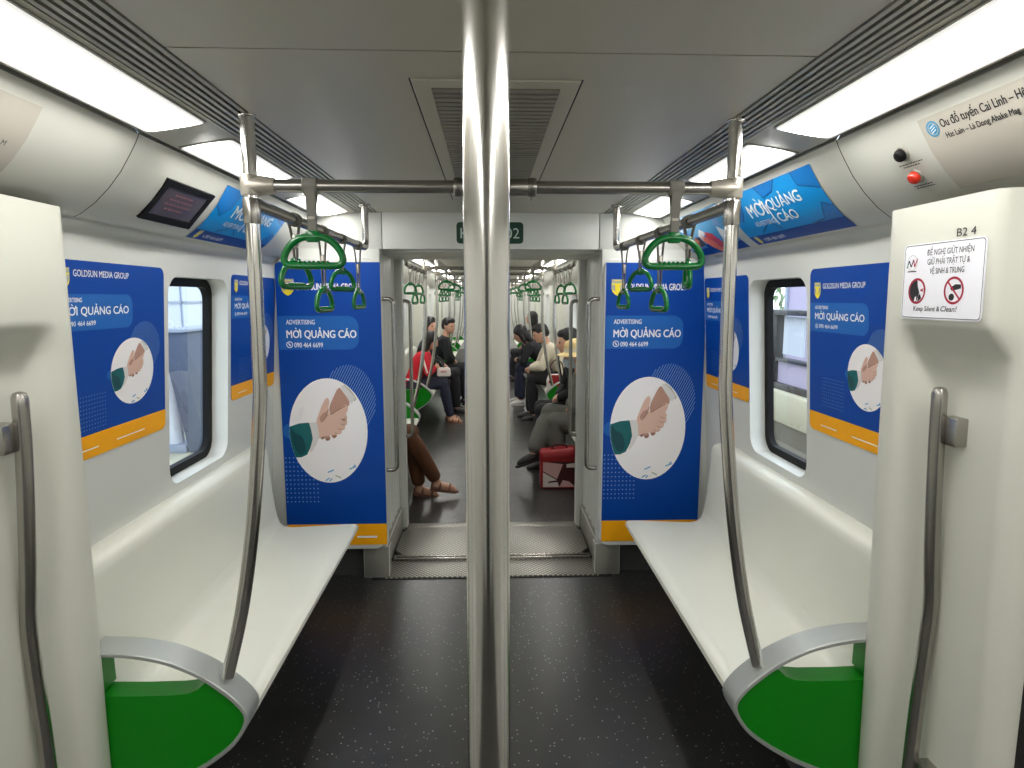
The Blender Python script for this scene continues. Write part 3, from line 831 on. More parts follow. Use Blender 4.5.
def handshake(c, rx, ry):
    """round photograph: a green sleeve from the left shaking a hand that comes from the upper right"""
    f = Flat(); d = .0010
    P = lambda pts, m, dd: f.poly([(c[0] + a * rx, c[1] + b_ * ry) for a, b_ in pts], m, d + dd)
    f.disc(c, rx, ry, M_PHOTO, d)
    cs = lambda pts, k=4: [(p.x, p.y) for p in catmull([(a, q, 0) for a, q in pts], k, True)]
    # far sleeve, cuff and forearm, upper right
    P([(.44, .88), (.60, .78), (.74, .62), (.70, .56), (.56, .70), (.40, .84)], M_LGREY, .0002)
    P([(.34, .87), (.46, .85), (.72, .63), (.62, .52), (.50, .60), (.40, .74)], M_CUFF, .0003)
    P(cs([(.30, .82), (.42, .72), (.56, .55), (.50, .45), (.34, .38), (.21, .32), (.08, .30), (.04, .44), (.14, .62)]), M_SKINP2, .0004)
    # near hand with its thumb up
    P(cs([(-.28, -.12), (-.30, .16), (-.24, .31), (-.15, .48), (-.06, .60), (.01, .63), (.05, .56), (.02, .42), (.07, .31), (.21, .37), (.36, .45), (.47, .50), (.52, .43), (.46, .32), (.40, .18), (.34, .06), (.22, -.05), (.05, -.08), (-.12, -.10)]), M_SKINP, .0006)
    # knuckles and fingers
    for (a, q, w_, h_) in ((.41, .26, .09, .07), (.40, .17, .10, .07), (.34, .08, .10, .07), (.25, .0, .10, .065)):
        P(cs([(a - w_, q + .02), (a - .02, q + h_), (a + w_ * .8, q + .03), (a + w_ * .7, q - h_ * .7), (a - .02, q - h_ * .8)], 4), M_SKINP, .0008)
        P(cs([(a - w_, q - .02), (a, q - h_ * .75), (a + w_ * .7, q - h_ * .66), (a, q - h_ * .95), (a - w_ * .8, q - h_ * .6)], 3), M_SKINP2, .0009)
    for (a, q) in ((-.16, -.11), (-.03, -.14), (.14, -.09)):
        P(cs([(a - .07, q + .05), (a + .05, q + .05), (a + .07, q - .01), (a, q - .05), (a - .06, q - .02)], 3), M_SKINP2, .0005)
        P(cs([(a - .04, q - .005), (a + .04, q + .005), (a + .03, q - .03), (a - .02, q - .035)], 3), M_SKINP3, .00055)
    for p, q in (((.06, .31), (.22, .38)), ((.22, .38), (.46, .48)), ((-.12, .20), (.0, .32)), ((-.05, .30), (.02, .42))):
        f.line((c[0] + p[0] * rx, c[1] + p[1] * ry), (c[0] + q[0] * rx, c[1] + q[1] * ry), .018 * rx, M_SKINP3, d + .0010)
    P(cs([(-.22, .24), (-.12, .34), (-.02, .36), (-.06, .26), (-.16, .16)], 3), M_SKINP2, .0007)
    # near sleeve, left, with its white cuff
    P([(-.50, .16), (-.32, .17), (-.27, .12), (-.24, -.10), (-.30, -.22), (-.42, -.37), (-.50, -.42)], M_CUFF, .0008)
    arc = [(math.cos(a) * .995, math.sin(a) * .995) for a in (PI - .09 + k * (.62 / 10) for k in range(11))]
    P([(-.99, .09), (-.74, .15), (-.49, .165), (-.44, .02), (-.41, -.14), (-.47, -.30), (-.57, -.45), (-.72, -.50)] + [(p[0], p[1]) for p in arc[::-1]], M_TEAL, .0010)
    P(cs([(-.95, .04), (-.84, -.04), (-.68, -.10), (-.60, -.30), (-.64, -.42), (-.78, -.44), (-.92, -.24)], 3), M_TEALD, .0012)
    # papers at the foot of the picture
    for (a, q, l, m) in ((-.06, -.80, .16, M_CYAN), (.14, -.86, .14, M_LGREY), (.50, -.74, .18, M_CYAN), (-.12, -.96, .10, M_CYAN), (-.02, -.97, .06, M_CYAN), (.60, -.70, .06, M_PALEBLUE)):
        f.line((c[0] + a * rx, c[1] + q * ry), (c[0] + (a + l) * rx, c[1] + (q - .05 if m is M_LGREY else q + .05) * ry), .03 * rx, m, d + .0003)
    return f

def poster(fmap, W, H, lay, loc, label, corner):
    """lay: dict of the layout as shares of W (u) and metres from the top (v)"""
    t = thing('advertising_poster', loc, label, 'poster', 'blue handshake posters')
    r = .028
    f = MB(); ring = rrect(0, W, 0, H, r, 5, corner)
    f.loft([[(u, v, -.0015) for u, v in ring], [(u, v, 0) for u, v in ring]], M_BLUE, True, False, True)
    for q in f.bm.verts: q.co = fmap(q.co.x, q.co.y, q.co.z)
    obj('board', f, t, recalc=False)
    T = lambda v: H - v
    f = Flat(); bh = lay['band']; f.poly(rrect(0, W, 0, bh, r, 5, (corner[0], corner[1], 0, 0)), M_ORANGE, .0006)
    for (u0, u1) in lay['bandtext']: f.line((u0 * W, bh * .38), (u1 * W, bh * .38), lay['ls'] * .22, M_WHITE, .0009)
    f.lay(fmap, 'orange_band', t)
    f = Flat(); u0, v0, sz = lay['logo']; shield(f, u0 * W, T(v0), sz, .0008); f.lay(fmap, 'logo', t)
    f = Flat(); u1, va, vb = lay['bubble']; f.poly(rrect(0.004, u1 * W, T(vb), T(va), (vb - va) * .32, 6, (0, 1, 1, 0)), M_BUBBLE, .0004); f.lay(fmap, 'text_bubble', t)
    f = Flat()
    for s_, u, u2, v, sz, bd in lay['text']: f.text(s_, u * W, T(v), sz, M_WHITE, .0008, width=(u2 - u) * W, bold=bd)
    u, v, rr = lay['phone']; f.ring((u * W, T(v)), rr, rr, rr * .22, M_WHITE, .0008, 20); f.line((u * W - rr * .35, T(v) + rr * .4), (u * W + rr * .3, T(v) - rr * .4), rr * .35, M_WHITE, .0008)
    f.lay(fmap, 'lettering', t)
    f = Flat(); u0, va, nx, ny, du, dv, rr = lay['dots']
    for i in range(nx):
        for j in range(ny): f.disc((u0 * W + i * du, T(va + j * dv)), rr, rr, M_PALEBLUE, .0006, 6)
    f.lay(fmap, 'dot_pattern', t)
    u, v, rx, ry = lay['circ']; hu, hv, hr, hry = lay['hatch']
    f = Flat(); n = 26
    for k in range(1, n):                                   # slanting hatch lines inside the second circle
        a = -1 + 2 * k / n; L = math.sqrt(1 - a * a); c_, s_ = math.cos(.95), math.sin(.95)
        p = (hu * W + (a * s_ - L * c_) * hr, T(hv) + (-a * c_ - L * s_) * hry); q = (hu * W + (a * s_ + L * c_) * hr, T(hv) + (-a * c_ + L * s_) * hry)
        f.line(p, q, lay['hl'], M_PALEBLUE, .0005)
    f.disc((u * W - rx * 1.02, T(v) + .0), rx * .14, ry * .14, M_BUBBLE, .0005, 20)
    f.lay(fmap, 'hatch_pattern', t)
    handshake((u * W, T(v)), rx, ry).lay(fmap, 'round_picture', t)
    return t

TALL = dict(band=.125, bandtext=[(.70, .90)], ls=.05, logo=(.055, .09, .068), bubble=(.78, .29, .475),
            text=[('GOLDSUN MEDIA GROUP', .19, .80, .150, .052, .012), ('ADVERTISING', .085, .36, .336, .036, .012), ('MỜI QUẢNG CÁO', .085, .755, .410, .060, .020), ('090 464 6699', .155, .43, .462, .038, .010)],
            phone=(.11, .447, .018), dots=(.02, 1.085, 9, 11, .0215, .0255, .0042), circ=(.452, .932, .217, .298), hatch=(.66, .765, .150, .205), hl=.0030)
def wide(up, cv, k, cu, rx):
    """layout of the smaller posters; the upper lettering starts a little lower on the right wall than on the left"""
    return dict(band=.071, bandtext=[(.14, .32), (.48, .76)], ls=.016, logo=(.055, .022 + up, .044), bubble=(.625 + k, .095 + up, .200 + up),
            text=[('GOLDSUN MEDIA GROUP',   .155, .59 + k, .045 + up, .027, .005), ('ADVERTISING', .065, .215, .118 + up, .018, .014), ('MỜI QUẢNG CÁO', .065, .585 + k, .155 + up, .034, .022), ('090 464 6699', .11, .32, .186 + up, .020, .012)],
            phone=(.083, .180 + up, .0085), dots=(.16, .395, 11, 9, .0135, .0125, .0020), circ=(cu, cv, rx, .109), hatch=(cu + .125, cv - .075, rx * .78, .085), hl=.0016)
WL, WRT = wide(0, .345, .03, .65, .128), wide(.028, .362, 0, .615, .111)
H_T = 1.60; W_T = .565
poster(planemap((-1.172, YE - .0235, .213), (1, 0, 0), (0, 0, 1)), W_T, H_T, TALL, (-.89, YE - .03, .21), 'tall blue handshake poster on the end wall left of the gangway', (1, 0, 0, 1))
poster(planemap((.632, YE - .0235, .213), (1, 0, 0), (0, 0, 1)), W_T, H_T, TALL, (.91, YE - .03, .21), 'tall blue handshake poster on the end wall right of the gangway', (0, 1, 1, 0))
z0 = 1.145; Hw = .582; slope = (-.06, 1)
def wallmap(s, ystart):
    dy = 1 if s < 0 else -1
    zb = z0 if s < 0 else z0 - .018
    o = (s * (wx(zb) - .002), ystart, zb)
    return planemap(o, (0, dy, 0), (s * -.06, 0, 1))
for s, ya, lab in ((-1, 1.766, 'nearer blue poster on the left wall between the pillar and the window'), (-1, 2.975, 'smaller blue poster on the left wall beyond the window'),
                   (1, 2.372, 'nearer blue poster on the right wall between the window and the pillar'), (1, 3.545, 'smaller blue poster on the right wall beyond the window')):
    poster(wallmap(s, ya), +.60, Hw + (.018 if s > 0 else 0), WL if s < 0 else WRT, (s * 1.2, ya, z0), lab, (1, 1, 1, 1))

# posters on the curved panels under the lights
ARC = [0.0]
for p, q in zip(COVE[:-1], COVE[1:]): ARC.append(ARC[-1] + math.dist(p, q))
def cove_at(a):
    """a metres down the cove from its top edge -> x, z and the inward normal"""
    a = max(0, min(ARC[-1] - 1e-6, a)); k = max(i for i in range(len(ARC) - 1) if ARC[i] <= a)
    t = (a - ARC[k]) / (ARC[k + 1] - ARC[k]); p, q = COVE[k], COVE[k + 1]
    dx, dz = q[0] - p[0], q[1] - p[1]; L = math.hypot(dx, dz)
    return p[0] + dx * t, p[1] + dz * t, (dz / L, -dx / L)
def covemap(s, ystart, atop, H):
    dy = 1 if s < 0 else -1
    def f(u, v, d):
        x, z, n = cove_at(atop + H - v)
        return Vector((s * (x + n[0] * (d + .002)), ystart + dy * u, z + n[1] * (d + .002)))
    return f
def cuts_for(atop, H): return [atop + H - a for a in ARC if atop < a < atop + H]

def cove_poster(s, ystart, W, label, kind):
    atop, H = .030, .247
    fm = covemap(s, ystart, atop, H); cu = cuts_for(atop, H)
    x, z, n = cove_at(atop + H / 2)
    t = thing('advertising_poster', (s * x, ystart + (W / 2 if s < 0 else -W / 2), z), label, 'poster', 'posters on the curved panels')
    f = Flat(); f.poly([(0, 0), (W, 0), (W, H), (0, H)], M_CB1 if kind == 'blue' else M_CYAN, 0.0)
    f.lay(fm, 'board', t, cu)
    if kind == 'blue':
        f = Flat()
        for pts, m in (([(0, .17), (.07, .13), (.12, .17), (.15, .235), (.10, H), (0, H)], M_CB2), ([(.30, H), (.34, .20), (.42, .21), (.47, H)], M_CB2), ([(W - .10, .05), (W - .05, .12), (W, .10), (W, .04)], M_CB2),
                       ([(W - .13, H), (W - .12, .20), (W, .17), (W, H)], M_CB2)):
            f.poly(pts, m, .0004)
        for pts in (((0, .168), (.07, .128), (.12, .168), (.15, .235)), ((.30, H), (.34, .198), (.42, .208), (.47, H)), ((W - .2, .05), (W - .10, .06), (W - .05, .12), (W, .10)), ((W - .13, H), (W - .12, .198), (W, .168)), ((.15, .06), (.26, .10), (.32, .06))):
            for p, q in zip(pts[:-1], pts[1:]): f.line(p, q, .006, M_CB3, .0006)
        f.lay(fm, 'crack_pattern', t, cu)
        f = Flat(); f.poly([(0, 0), (W, 0), (W, .052), (0, .052)], M_BLUE, .0006); f.lay(fm, 'blue_band', t, cu)
        f = Flat(); shield(f, .035, .050, .034, .0009); f.lay(fm, 'logo', t, cu)
        f = Flat()
        f.text('MỜI', .165, .134, .080, M_WHITE, .0009, width=.150, bold=.02); f.text('QUẢNG', .337, .146, .060, M_WHITE, .0009, width=.245, bold=.02)
        f.text('CÁO', .355, .088, .056, M_WHITE, .0009, width=.140, bold=.02); f.line((.328, .081), (.328, .171), .009, M_WHITE, .0009)
        f.text('ADVERTISING', .150, .092, .032, M_WHITE, .0009, width=.170, bold=0); f.text('090 464 6699', .115, .014, .028, M_WHITE, .0009, width=.160, bold=0)
        f.line((.098, .03), (.106, .018), .004, M_WHITE, .0009)
        f.lay(fm, 'lettering', t, cu)
    else:
        f = Flat()
        f.poly([(0, .0), (W, .0), (W, .05), (0, .05)], M_BLUE, .0004)
        f.poly([(.0, .05), (.20, .05), (.16, .16), (.04, .20), (0, .18)], M_CB1, .0004)
        for pts, m in (([(.36, .0), (.46, .0), (.36, .10), (.29, .13), (.27, .09)], M_POR), ([(.44, .0), (.52, .0), (.44, .12), (.36, .14), (.34, .10)], M_PRED), ([(.26, .0), (.34, .0), (.30, .07), (.25, .07)], M_BLUE),
                       ([(.27, .09), (.33, .12), (.38, .13), (.32, .16), (.26, .13)], M_WHITE), ([(.18, .06), (.26, .07), (.27, .12), (.20, .12)], M_INK), ([(.17, .05), (.22, .10), (.21, .13), (.17, .11)], M_POR), ([(.50, .05), (.57, .04), (.60, .12), (.54, .15)], M_WHITE), ([(.52, .16), (.60, .14), (.58, .22)], M_PALEBLUE),
                       ([(.36, .22), (.40, .21), (.42, .24), (.38, .25)], M_PALEBLUE)):
            f.poly(pts, m, .0006)
        f.lay(fm, 'picture', t, cu)
        f = Flat(); f.text('QUẢNG', .06, .175, .05, M_WHITE, .0009, width=.20, bold=.022); f.line((.03, .03), (.09, .03), .006, M_WHITE, .0009); f.lay(fm, 'lettering', t, cu)
    return t
cove_poster(-1, 2.42, .73, 'bright blue poster on the curved panel above the left bench beside the small screen', 'blue')
cove_poster(1, 2.70, .72, 'bright blue poster with cracks on the curved panel above the right bench', 'blue')
cove_poster(1, 3.46, .67, 'blue poster with red and orange shapes on the right curved panel behind the pole', 'fish')

# small screen on the left curved panel
W, H, atop = .33, .152, .082; fm = covemap(-1, 2.03, atop, H); x, z, n = cove_at(.155)
t = thing('display_screen', (-x, 2.195, z), 'small black framed screen on the curved panel above the left bench', 'screen')
f = Flat()
bm_ = MB(); p = [(0, 0), (W, 0), (W, H), (0, H)]; q = [(.028, .026), (W - .028, .026), (W - .028, H - .022), (.028, H - .022)]
chord = planemap(fm(0, 0, 0), fm(W, 0, 0) - fm(0, 0, 0), fm(0, H, 0) - fm(0, 0, 0)); Hc = (fm(0, H, 0) - fm(0, 0, 0)).length
sc_ = lambda pts: [(a, c * Hc / H) for a, c in pts]
bm_.loft([[chord(a, c, -.012) for a, c in sc_(p)], [chord(a, c, .0075) for a, c in sc_(p)], [chord(a, c, .0075) for a, c in sc_(q)], [chord(a, c, .005) for a, c in sc_(q)]], M_BLACK, True, False, False)
obj('bezel', bm_, t)
f.poly(sc_(q), M_SCREEN, .005); f.lay(chord, 'screen', t)
f = Flat()
for k, (a, c, l) in enumerate(((.10, .108, .12), (.085, .090, .15), (.075, .072, .17), (.09, .054, .12))):
    u = a
    while u < a + l:
        dl = random.uniform(.012, .03); f.line((u, c * Hc / H), (min(u + dl, a + l), c * Hc / H), .006, M_SCRTXT, .0056); u += dl + .006
f.lay(chord, 'lettering', t)

# route map sheets on the curved panels nearest the camera
def route_map(s, ystart, W, label, txt):
    atop, H = .035, .19
    fm = covemap(s, ystart, atop, H); cu = cuts_for(atop, H); x, z, n = cove_at(.13)
    t = thing('route_map_sheet', (s * x, ystart - s * W / 2, z), label, 'route map', 'route map sheets')
    f = Flat(); f.poly([(0, 0), (W, 0), (W, H), (0, H)], M_MAP, 0); f.lay(fm, 'sheet', t, cu)
    f = Flat()
    if txt:
        f.ring((.036, H - .030), .019, .019, .004, M_LOGOBLUE, .0006, 28); f.disc((.036, H - .030), .0125, .0125, M_LOGOBLUE, .0006, 20)
        for k in (-1, 0, 1): f.line((.036 - .008, H - .030 + k * .006 - .003), (.036 + .008, H - .030 + k * .006 + .003), .002, M_WHITE, .0009)
        f.lay(fm, 'logo', t, cu); f = Flat()
        f.text('Ou đồ tuyến Cai Linh – Hê', .062, H - .034, .027, M_INK, .0006, width=.225, bold=.02)
        f.text('Hat Lain – Là Dong Ahake Mag', .064, H - .060, .019, M_INK, .0006, width=.195, bold=.02)
    else:
        f.text('M', W - .055, .085, .018, M_INK, .0006)
    f.lay(fm, 'lettering', t, cu)
route_map(1, 1.49, .95, 'pale route map sheet with black heading on the right curved panel near the camera', True)
route_map(-1, .50, .955, 'pale blank-looking route map sheet on the left curved panel near the camera', False)

def button(y, a, m, label, rows):
    x, z, n = cove_at(a)
    t = thing('push_button', (x, y, z), label, 'button', 'buttons on the right curved panel')
    p = Vector((x, y, z)); N = Vector((n[0], 0, n[1])); N = N if N.x < 0 else -N
    b = MB(); b.cyl(p - N * .004, p + N * .006, .0195, M_STRIP, 24, .002); obj('collar', b, t)
    b = MB(); b.tube([p + N * .004, p + N * .014, p + N * .019, p + N * .021], [.0155, .0155, .012, .004], m, 24, up=(0, 1, 0)); obj('cap', b, t)
    H = .05; fm = covemap(1, y + .02, a + .012, H)
    f = Flat()
    for k, (u0, u1) in enumerate(rows):
        u = u0
        while u < u1:
            dl = random.uniform(.004, .011); f.line((u, H - .016 - .007 * k), (min(u + dl, u1), H - .016 - .007 * k), .003, M_INK, .0006); u += dl + .002
    f.lay(fm, 'caption', t)
button(1.58, .096, M_BLACK, 'black round push button on the right curved panel above the red one', [(-.015, .07), (-.005, .055)])
button(1.58, .160, M_RED, 'red round push button on the right curved panel below the black one', [(-.015, .05), (-.012, .055)])

# notice sticker on the right pillar
W, H = .270, .182
fm = planemap((1.0386, 1.612, 1.569), (0, -1, 0), (-.016, 0, 1))
t = thing('notice_sticker', (1.0375, 1.52, 1.58), 'white notice sticker with two red prohibition circles on the right pillar', 'sticker')
b = MB(); ring = rrect(0, W, 0, H, .010, 4)
b.loft([[(u, v, -.001) for u, v in ring], [(u, v, .0008) for u, v in ring]], M_STICK, True, False, True)
for q in b.bm.verts: q.co = fm(q.co.x, q.co.y, q.co.z)
obj('sheet', b, t, recalc=False)
f = Flat(); A = rrect(.003, W - .003, .003, H - .003, .009, 4); B = rrect(.0045, W - .0045, .0045, H - .0045, .008, 4)
for i in range(len(A)): j = (i + 1) % len(A); f.poly([A[i], A[j], B[j], B[i]], M_INK, .0012)
f.lay(fm, 'border_line', t)
f = Flat()
f.text('ĐỀ NGHỊ GIỮT NHIỆN', .085, .152, .019, M_INK, .0012, width=.150, bold=.004); f.text('GIỮ PHẢI TRẬT TỰ &', .088, .130, .019, M_INK, .0012, width=.137, bold=.004); f.text('VỆ SINH & TRUNG', .098, .108, .019, M_INK, .0012, width=.112, bold=.004)
f.text('Keep Silent &', .048, .020, .0165, M_INK, .0012, width=.092, bold=.012); f.text('Clean!', .144, .020, .0175, M_INK, .0012, width=.052, bold=.012, shear=.25)
f.text('B2 4', .178, H + .006, .026, M_INK, .0004, width=.058)
f.lay(fm, 'lettering', t)
f = Flat(); c = (.033, .137)
f.ring(c, .019, .019, .0012, M_LGREY, .0012, 28)
for p, q, m in (((-.019, -.012), (-.013, .006), M_TEAL), ((-.013, .006), (-.004, -.010), M_INK), ((-.004, -.010), (.004, .008), M_INK), ((.004, .008), (.009, -.010), M_SIGNRED), ((.009, -.010), (.018, .010), M_SIGNRED)):
    f.line((c[0] + p[0], c[1] + p[1]), (c[0] + q[0], c[1] + q[1]), .0035, m, .0012)
f.line((c[0] - .016, c[1] - .021), (c[0] + .016, c[1] - .021), .0028, M_INK, .0012); f.lay(fm, 'logo', t)
def prohibition(c, fill):
    f = Flat(); r = .0315
    f.ring(c, r, r, .0055, M_SIGNRED, .0014, 40)
    if fill == 'face':
        f.poly([(c[0] + .027 * math.cos(a), c[1] + .027 * math.sin(a)) for a in (PI * .5 + k * PI / 10 for k in range(11))] + [(c[0] + .004, c[1] - .016), (c[0] + .010, c[1] - .004), (c[0] + .003, c[1] + .010)], M_INK, .0012)
        f.poly([(c[0] + .004, c[1] - .026), (c[0] + .018, c[1] - .018), (c[0] + .012, c[1] - .006), (c[0] + .006, c[1] - .012)], M_INK, .0012)
        for a in (-.3, 0, .3): f.line((c[0] + .012, c[1] + .002), (c[0] + .012 + .012 * math.cos(a), c[1] + .002 + .012 * math.sin(a)), .002, M_SIGNRED, .0013)
        f.poly([(c[0] - .008, c[1] - .026), (c[0], c[1] - .024), (c[0] - .001, c[1] - .012), (c[0] - .007, c[1] - .016)], M_WHITE, .0013)
    else:
        f.disc((c[0] - .006, c[1] - .015), .009, .008, M_INK, .0012, 20)
        f.poly([(c[0] - .012, c[1] + .006), (c[0] + .004, c[1] + .014), (c[0] + .022, c[1] + .013), (c[0] + .022, c[1] + .004), (c[0] + .006, c[1] + .001), (c[0] - .006, c[1] - .001)], M_INK, .0012)
        f.line((c[0] - .020, c[1] + .020), (c[0] + .020, c[1] - .020), .0045, M_SIGNRED, .0013)
    f.lay(fm, 'prohibition_symbol', t)
prohibition((.056, .068), 'face'); prohibition((.182, .068), 'bin')
# ------------------------------------------------------------------ outside the two near windows
M_PLAT = mat('platform_cream', srgb(206, 202, 176), 0.6)
M_STWALL = mat('station_wall', srgb(214, 222, 236), 0.5, noise=0.05, nscale=2)
M_STLINE = mat('station_panel_line', srgb(160, 170, 190), 0.5)
M_STCOL = mat('slate_panel', srgb(88, 98, 122), 0.5)
M_ARCH = mat('white_arch', srgb(232, 236, 246), 0.5)
M_TEALB = mat('teal_band', srgb(150, 176, 176), 0.5)
M_LEAF = mat('foliage_green', srgb(120, 146, 104), 0.7, noise=0.7, nscale=9)
M_CAB = mat('cabinet_black', srgb(30, 31, 36), 0.45)
M_LILAC = mat('lilac_panel', srgb(186, 176, 206), 0.4)
M_LIME = mat('lime_sign', srgb(196, 216, 96), 0.4)
M_STONE = mat('stone_brown', srgb(120, 114, 100), 0.7, noise=.1)
b = MB(); b.box(-7, -1.42, -2, 16, -.16, -.06, M_PLAT); b.box(1.42, 9, -2, 16, -.16, -.06, M_STONE); struct('ground', b)
b = MB(); b.box(-4.15, -4.0, 0, 16, -.06, 4.2, M_STWALL); b.box(-4.0, -3.985, 0, 16, -.06, .22, M_TEALB)
for k in range(9): b.box(-4.0, -3.985, 0, 16, .75 + .4 * k, .78 + .4 * k, M_STLINE)
for k in range(18): b.box(-4.0, -3.985, .5 + .8 * k, .53 + .8 * k, .75, 4.2, M_STLINE)
o = struct('wall_station', b)
t = thing('platform_partition', (-3.1, 6.6, -.06), 'slate blue slanted panel on the platform seen through the left window', 'panel')
b = MB(); b.prism([(6.98, -.06), (7.6, -.06), (7.6, 1.28), (6.56, 1.28), (6.54, 1.18)], 'x', -3.3, -3.1, M_STCOL, .01); obj('slab', b, t)
b = MB(); b.prism([(6.50, 1.28), (7.64, 1.28), (7.64, 1.31), (6.50, 1.31)], 'x', -3.34, -3.06, M_STLINE, .005); obj('cap_rail', b, t)
t = thing('platform_arch', (-3.5, 6.6, -.06), 'white curved arch rib on the platform seen through the left window', 'arch')
b = MB(); b.tube(catmull([(-3.5, 7.1, -.06), (-3.5, 7.0, .8), (-3.5, 6.8, 1.4), (-3.5, 6.4, 1.8), (-3.5, 5.8, 2.05)], 6), .10, M_ARCH, 14, up=(1, 0, 0)); obj('rib', b, t)
b = MB(); b.box(-3.68, -3.32, 6.95, 7.28, -.06, .03, M_STLINE, .01); obj('foot', b, t)
t = thing('parapet', (3.4, 8, -.06), 'cream parapet on the platform seen through the right window', 'parapet')
b = MB(); b.box(3.4, 3.7, 4, 14, .16, .52, M_PLAT, .02); obj('cap_block', b, t)
b = MB(); b.box(3.43, 3.7, 4, 14, -.06, .16, M_STONE); obj('plinth', b, t)
t = thing('display_stand', (3.55, 7.2, .52), 'black framed stand with panels on the cream parapet seen through the right window', 'stand')
for y in (6.55, 7.75):
    b = MB(); b.box(3.5, 3.6, y - .05, y + .07, .52, 1.44, M_CAB, .006); obj('post', b, t)
b = MB(); b.box(3.44, 3.66, 6.35, 7.95, 1.42, 1.48, M_CAB, .006); obj('top_bar', b, t)
b = MB(); b.box(3.5, 3.62, 6.5, 7.8, .52, .60, M_CAB, .006); b.box(3.5, 3.62, 6.5, 7.8, .86, .90, M_CAB, .006); obj('shelf', b, t)
b = MB(); b.box(3.54, 3.56, 6.6, 7.7, .60, .86, M_LILAC); obj('lower_panel', b, t)
b = MB(); b.box(3.54, 3.56, 6.62, 6.95, 1.08, 1.34, M_LIME); obj('lime_sign', b, t)
b = MB(); b.box(3.54, 3.56, 7.1, 7.6, .95, 1.40, M_STWALL); obj('white_panel', b, t)
t = thing('billboard', (5, 9.9, -.06), 'pale framed billboard on the platform seen through the right window', 'billboard')
b = MB(); b.box(5, 5.06, 9.2, 10.6, .5, 2.4, M_LILAC); obj('face', b, t)
b = MB()
for (y0, y1, z0_, z1_) in ((9.1, 9.2, -.06, 2.5), (10.6, 10.7, -.06, 2.5), (9.1, 10.7, 2.4, 2.5), (9.1, 10.7, .42, .5)): b.box(4.97, 5.09, y0, y1, z0_, z1_, M_STLINE, .005)
obj('frame', b, t)
b = MB(); rnd = random.Random(3)
for k in range(2600):
    p = Vector((7.2 + rnd.uniform(-.35, .35), rnd.uniform(3, 16), rnd.uniform(-.06, 3.6))); a = rnd.uniform(0, 6.28); u_ = Vector((rnd.uniform(-.5, .5), math.cos(a), math.sin(a))).normalized() * .13; v_ = u_.cross(Vector((-1, rnd.uniform(-.4, .4), rnd.uniform(-.4, .4)))).normalized() * .07
    b.face([b.bm.verts.new(q) for q in (p - u_, p + v_, p + u_, p - v_)], M_LEAF)
b.box(7.5, 7.7, 3, 16, -.06, 3.5, M_LEAF)
tag(obj('hedge', b, recalc=False), 'green hedge beyond the platform seen through the right window', 'hedge', kind='stuff')
# ------------------------------------------------------------------ passengers of the far carriage
M_SKIN = mat('skin', srgb(206, 158, 132), 0.5, noise=0.04, nscale=20)
M_HAIR = mat('black_hair', srgb(24, 20, 20), 0.45, noise=0.3, nscale=60)
M_EYE = mat('eye_dark', srgb(28, 20, 18), 0.2)
M_LIP = mat('lip', srgb(170, 96, 86), 0.5)
def cloth(name, r, g, b_): return mat(name, srgb(r, g, b_), 0.85, noise=0.12, nscale=25, bump=0.3, bscale=60)
M_BROWN = cloth('cloth_brown', 96, 58, 34); M_NAVY = cloth('cloth_navy', 36, 40, 60); M_BLK = cloth('cloth_black', 26, 26, 30)
M_CRED = cloth('cloth_red', 204, 30, 48); M_GREYC = cloth('cloth_grey', 98, 98, 92); M_BEIGE = cloth('cloth_beige', 212, 202, 182)
M_CWHITE = cloth('cloth_white', 236, 226, 220); M_SANDAL = mat('sandal_brown', srgb(120, 82, 66), 0.6); M_SHOE = mat('shoe_black', srgb(30, 26, 26), 0.5)
M_SOLE = mat('shoe_white', srgb(220, 218, 214), 0.6); M_STRAW = mat('straw', srgb(222, 196, 140), 0.8, noise=0.15, nscale=60, bump=0.5, bscale=180)
M_MASK = mat('mask_pale_blue', srgb(176, 188, 196), 0.8); M_PHONE = mat('phone_black', srgb(20, 20, 24), 0.2)
M_BAGRED = mat('bag_red', srgb(150, 16, 24), 0.45, noise=0.15, nscale=12); M_BAGPINK = mat('bag_pink', srgb(214, 170, 168), 0.5); M_BAGWHITE = mat('bag_white', srgb(226, 214, 208), 0.5); M_BAGDARK = mat('bag_dark', srgb(70, 12, 18), 0.5)

def solid(name, mb, parent, voxel, smooth=4):
    """joins overlapping shapes into one continuous skin"""
    bmesh.ops.recalc_face_normals(mb.bm, faces=mb.bm.faces)
    me = bpy.data.meshes.new(name); mb.bm.to_mesh(me); mb.bm.free()
    tmp = bpy.data.objects.new('tmp', me); COL.objects.link(tmp)
    r = tmp.modifiers.new('r', 'REMESH'); r.mode = 'VOXEL'; r.voxel_size = voxel; r.use_smooth_shade = True
    sm = tmp.modifiers.new('s', 'SMOOTH'); sm.factor = .5; sm.iterations = smooth
    dg = bpy.context.evaluated_depsgraph_get()
    out = bpy.data.meshes.new_from_object(tmp.evaluated_get(dg)); out.name = name
    bpy.data.objects.remove(tmp); bpy.data.meshes.remove(me)
    out.materials.clear()
    for m in mb.mats: out.materials.append(m)
    for p in out.polygons: p.use_smooth = True
    o = bpy.data.objects.new(name, out); COL.objects.link(o); o.parent = parent
    return o
